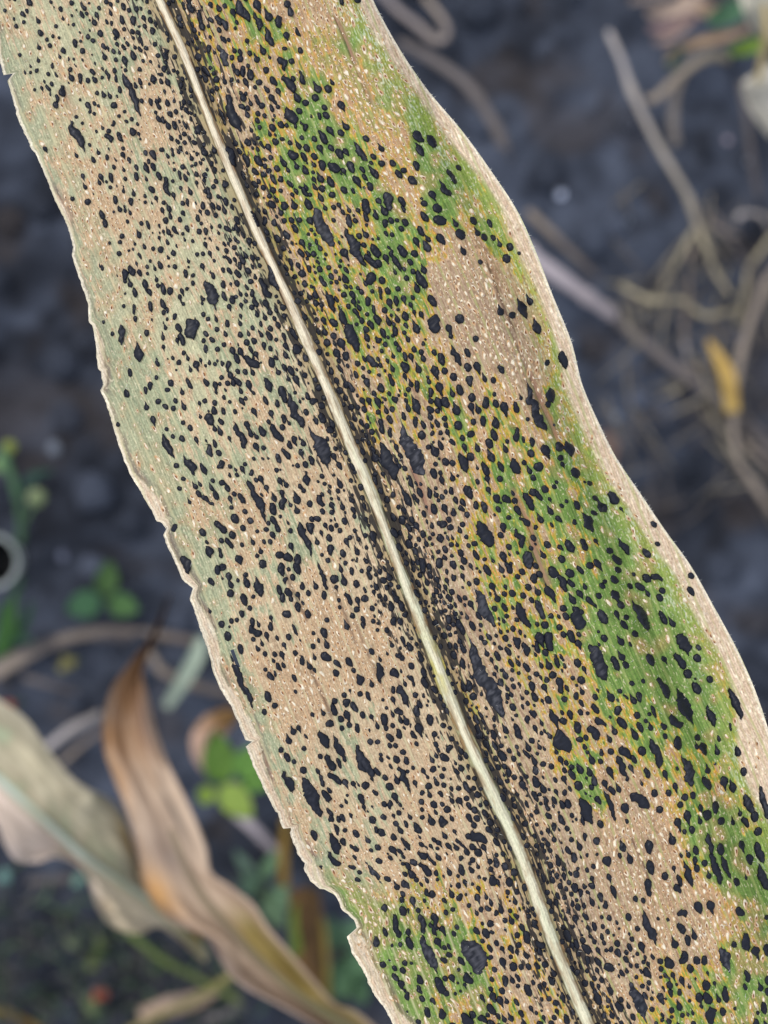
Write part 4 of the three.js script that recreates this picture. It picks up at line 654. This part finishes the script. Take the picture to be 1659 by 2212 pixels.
// raised spots
const spotMat = new THREE.MeshPhysicalMaterial({ vertexColors: true, roughness: 0.42, specularIntensity: 0.42 });
function spotGeo(s) {
  const K = s.size > 260 ? 30 : s.size > 70 ? 20 : 14, pos = [], col = [], idx = [], o = rr(0, 90), u0 = uAt(s.a, s.b);
  const field = (x, y) => { let f = 0; for (const l of s.lobes) { const e = ((x - l[0]) / l[2]) ** 2 + ((y - l[1]) / l[3]) ** 2; f += Math.exp(-1.4 * e); } return f; };
  const thr = Math.exp(-1.4), base = [0.0062, 0.0072, 0.0132], gc = [0.06, 0.058, 0.066];
  const P = (x, y, h) => { const a = s.a + x, b = clamp(bAt(a, u0) + y, tornB(a) + 3, smoothB(a) - 3), p = local(onLeaf(a, b, h)); pos.push(p.x, p.y, p.z); };
  const hs = Math.min(0.0006, 0.0002 + Math.sqrt(s.size) * 0.000032) * (s.grey > 0.4 ? 0.55 : 1);
  const tone = (k, x, y) => { const n = vn(x / 5 + o, y / 4 + o), g = clamp(s.grey * 0.75 * k * sstep(0.3, 0.8, n) * 1.5); const c = c3(c3(base, gc, g), [0.03, 0.022, 0.018], k < 0 ? 0.7 : 0), q = 0.65 + 0.8 * n; col.push(c[0] * q, c[1] * q, c[2] * q); };
  const x0 = Math.min(...s.lobes.map((l) => l[0] - l[2])), x1 = Math.max(...s.lobes.map((l) => l[0] + l[2])), y1 = Math.max(...s.lobes.map((l) => Math.abs(l[1]) + l[3])) * 1.15;
  const ext = Math.max(x1, -x0), q = ext / y1;
  const rough = (x, y) => 0.16 * (vn(x / 2.6 + o, y / 2.2 + o) - 0.5) + (s.size > 200 ? 0.28 * (vn(x / 5 + o, y / 3 + 9) - 0.5) : 0), inside = (x, y) => field(x, y) > thr + rough(x, y);
  if (q > 1.35 || s.lobes.length > 2) { // followed along the vein: upper edge, crest, lower edge at each station
    const M = Math.min(46, Math.max(9, Math.round((x1 - x0) / 2.6)));
    let last = [0, 0];
    for (let k = 0; k <= M; k++) {
      const x = mix(x0 * 1.12, x1 * 1.12, k / M); let lo = 9e9, hi = -9e9;
      for (let y = -y1; y <= y1; y += 0.5) if (inside(x, y)) { lo = Math.min(lo, y); hi = Math.max(hi, y); }
      if (lo > hi) { const c = (last[0] + last[1]) / 2; lo = c - 0.35; hi = c + 0.35; }
      last = [lo, hi]; const c = (lo + hi) / 2, hw = (hi - lo) / 2, hh = hs * clamp(hw / 4.5, 0.05, 1);
      for (const [f, h] of [[-1.03, -0.1], [-0.9, 0.55], [-0.45, 0.92], [0, 1], [0.45, 0.92], [0.9, 0.55], [1.03, -0.1]]) { const y = c + f * hw, n = vn(x / 3.2 + o, y / 2.6 + o); P(x, y, hh * h * (h < 0 ? 1 : s.size > 200 ? 0.8 + 0.4 * n : 0.6 + 0.8 * n)); tone(f * f > 1 ? -1 : 1 - f * f * 0.9, x, y); }
      if (k < M) for (let r = 0; r < 6; r++) { const e = k * 7 + r; idx.push(e, e + 7, e + 1, e + 1, e + 7, e + 8); }
    }
    return buildGeo(pos, idx, col);
  }
  const wid = y1, rim = [];
  for (let k = 0; k < K; k++) {
    const f = (k + 0.3 * (vn(k * 3.1, o) - 0.5)) / K * 2 * Math.PI, dx = Math.cos(f), dy = Math.sin(f), step = 0.4; let r = 0;
    for (let t = step; t < ext * 1.3; t += step) if (inside(dx * t, dy * t)) r = t;
    r = Math.max(r, wid * 0.25) * (0.93 + 0.14 * vn(k * 1.7 + o, o)); rim.push([dx * r, dy * r]);
  }
  for (const [fr, h] of [[1.03, -0.00004], [0.93, 0.5], [0.62, 0.92]]) for (const [x, y] of rim) { const n = vn(x * fr / 3.2 + o, y * fr / 2.6); P(x * fr, y * fr, h < 0 ? h : hs * h * (0.6 + 0.8 * n)); tone(fr > 1 ? -1 : 1 - fr * 0.6, x * fr, y * fr); }
  P(0, 0, hs * 0.95); tone(1, 0, 0);
  for (let r = 0; r < 3; r++) for (let k = 0; k < K; k++) {
    const n = (k + 1) % K, i = r * K;
    if (r < 2) idx.push(i + k, i + n, i + K + k, i + n, i + K + n, i + K + k); else idx.push(i + k, i + n, 3 * K);
  }
  // y grows along the view: keep faces outward
  return buildGeo(pos, idx, col);
}
spots.sort((p, q) => q.size - p.size);
for (const s of spots.slice(0, 300)) mesh('tar_spot', spotGeo(s), spotMat, blade);
tag(mesh('small_tar_spots', mergeGeometries(spots.slice(300).map(spotGeo)), spotMat, blade), null, null, null, 'stuff');
{ // pustules
  const gs = [], rimC = C(246, 232, 206), inC = C(140, 92, 62), outC = C(204, 162, 118);
  for (const s of pustules) {
    const K = 8, pos = [], col = [], idx = [], o = rr(0, 60), open = rnd() < 0.6, mouth = rr(0, 6.28), pale = rr(0.6, 1.15), skew = rr(-0.5, 0.5);
    const u0 = uAt(s.a, s.b), P = (x, y, h, c) => { const a = s.a + x, p = local(onLeaf(a, bAt(a, u0) + y, h)); pos.push(p.x, p.y, p.z); col.push(...c); };
    for (const [fr, h, c, w] of [[1.3, -0.00003, outC, 0], [0.95, 0.00008, rimC, 1], [0.62, 0.00013, rimC, 1], [0.36, open ? 0.00002 : 0.0001, open ? inC : rimC, 0]]) for (let k = 0; k < K; k++) {
      const f = k / K * 2 * Math.PI, q = s.r * fr * (0.55 + 0.9 * vn(k * 2 + o, fr)), lip = w ? clamp(0.55 + 0.75 * Math.cos(f - mouth) + 0.8 * (vn(k * 3 + o, 5) - 0.5)) : 1;
      P(Math.cos(f) * q * s.l, Math.sin(f) * q * 0.75 + Math.cos(f) * q * skew, h * (0.3 + 1.1 * lip), c3(outC, c, w ? lip * pale : 1).map((v) => v * (0.75 + 0.5 * vn(k * 2.2 + o, 7))));
    }
    P(0, 0, open ? 0.00001 : 0.00012, open ? inC : rimC);
    for (let r = 0; r < 4; r++) for (let k = 0; k < K; k++) { const n = (k + 1) % K, i = r * K; if (r < 3) idx.push(i + k, i + K + k, i + n, i + n, i + K + k, i + K + n); else idx.push(i + k, 4 * K, i + n); }
    gs.push(buildGeo(pos, idx, col));
  }
  tag(mesh('rust_pustules', mergeGeometries(gs), new THREE.MeshPhysicalMaterial({ vertexColors: true, roughness: 0.75, specularIntensity: 0.3, side: THREE.DoubleSide }), blade), null, null, null, 'stuff');
}
{ // short pale hairs
  const pos = [], idx = [], col = [];
  for (let k = 0; k < 1500; k++) {
    const edge = k < 420, a = rr(-120, 2680), u = edge ? rr(0.985, 1) : rr(0.06, 0.97) * (rnd() < 0.3 ? -1 : 1), b = bAt(a, u), f = edge ? rr(-0.6, 0.6) + 1.57 : rr(0, 6.28), L = edge ? rr(4, 9) : rr(5, 12);
    const w = 0.42, dx = Math.cos(f), dy = Math.sin(f), n = pos.length / 3;
    const h = edge ? 0.0001 : 0.0005;
    for (const [x, y, z] of [[-dy * w, dx * w, 0.0001], [dy * w, -dx * w, 0.0001], [dx * L, dy * L, h]]) { const q = edge ? toXY(a + x, b + y) : null, p = edge ? local(at(q[0], q[1], FOCUS - rise(a, b) - z)) : local(onLeaf(a + x, b + y, z)); pos.push(p.x, p.y, p.z); col.push(0.5, 0.49, 0.44); }
    idx.push(n, n + 1, n + 2);
  }
  tag(mesh('leaf_hairs', buildGeo(pos, idx, col), matte, blade), null, null, null, 'stuff');
}


renderer.render(scene, camera);
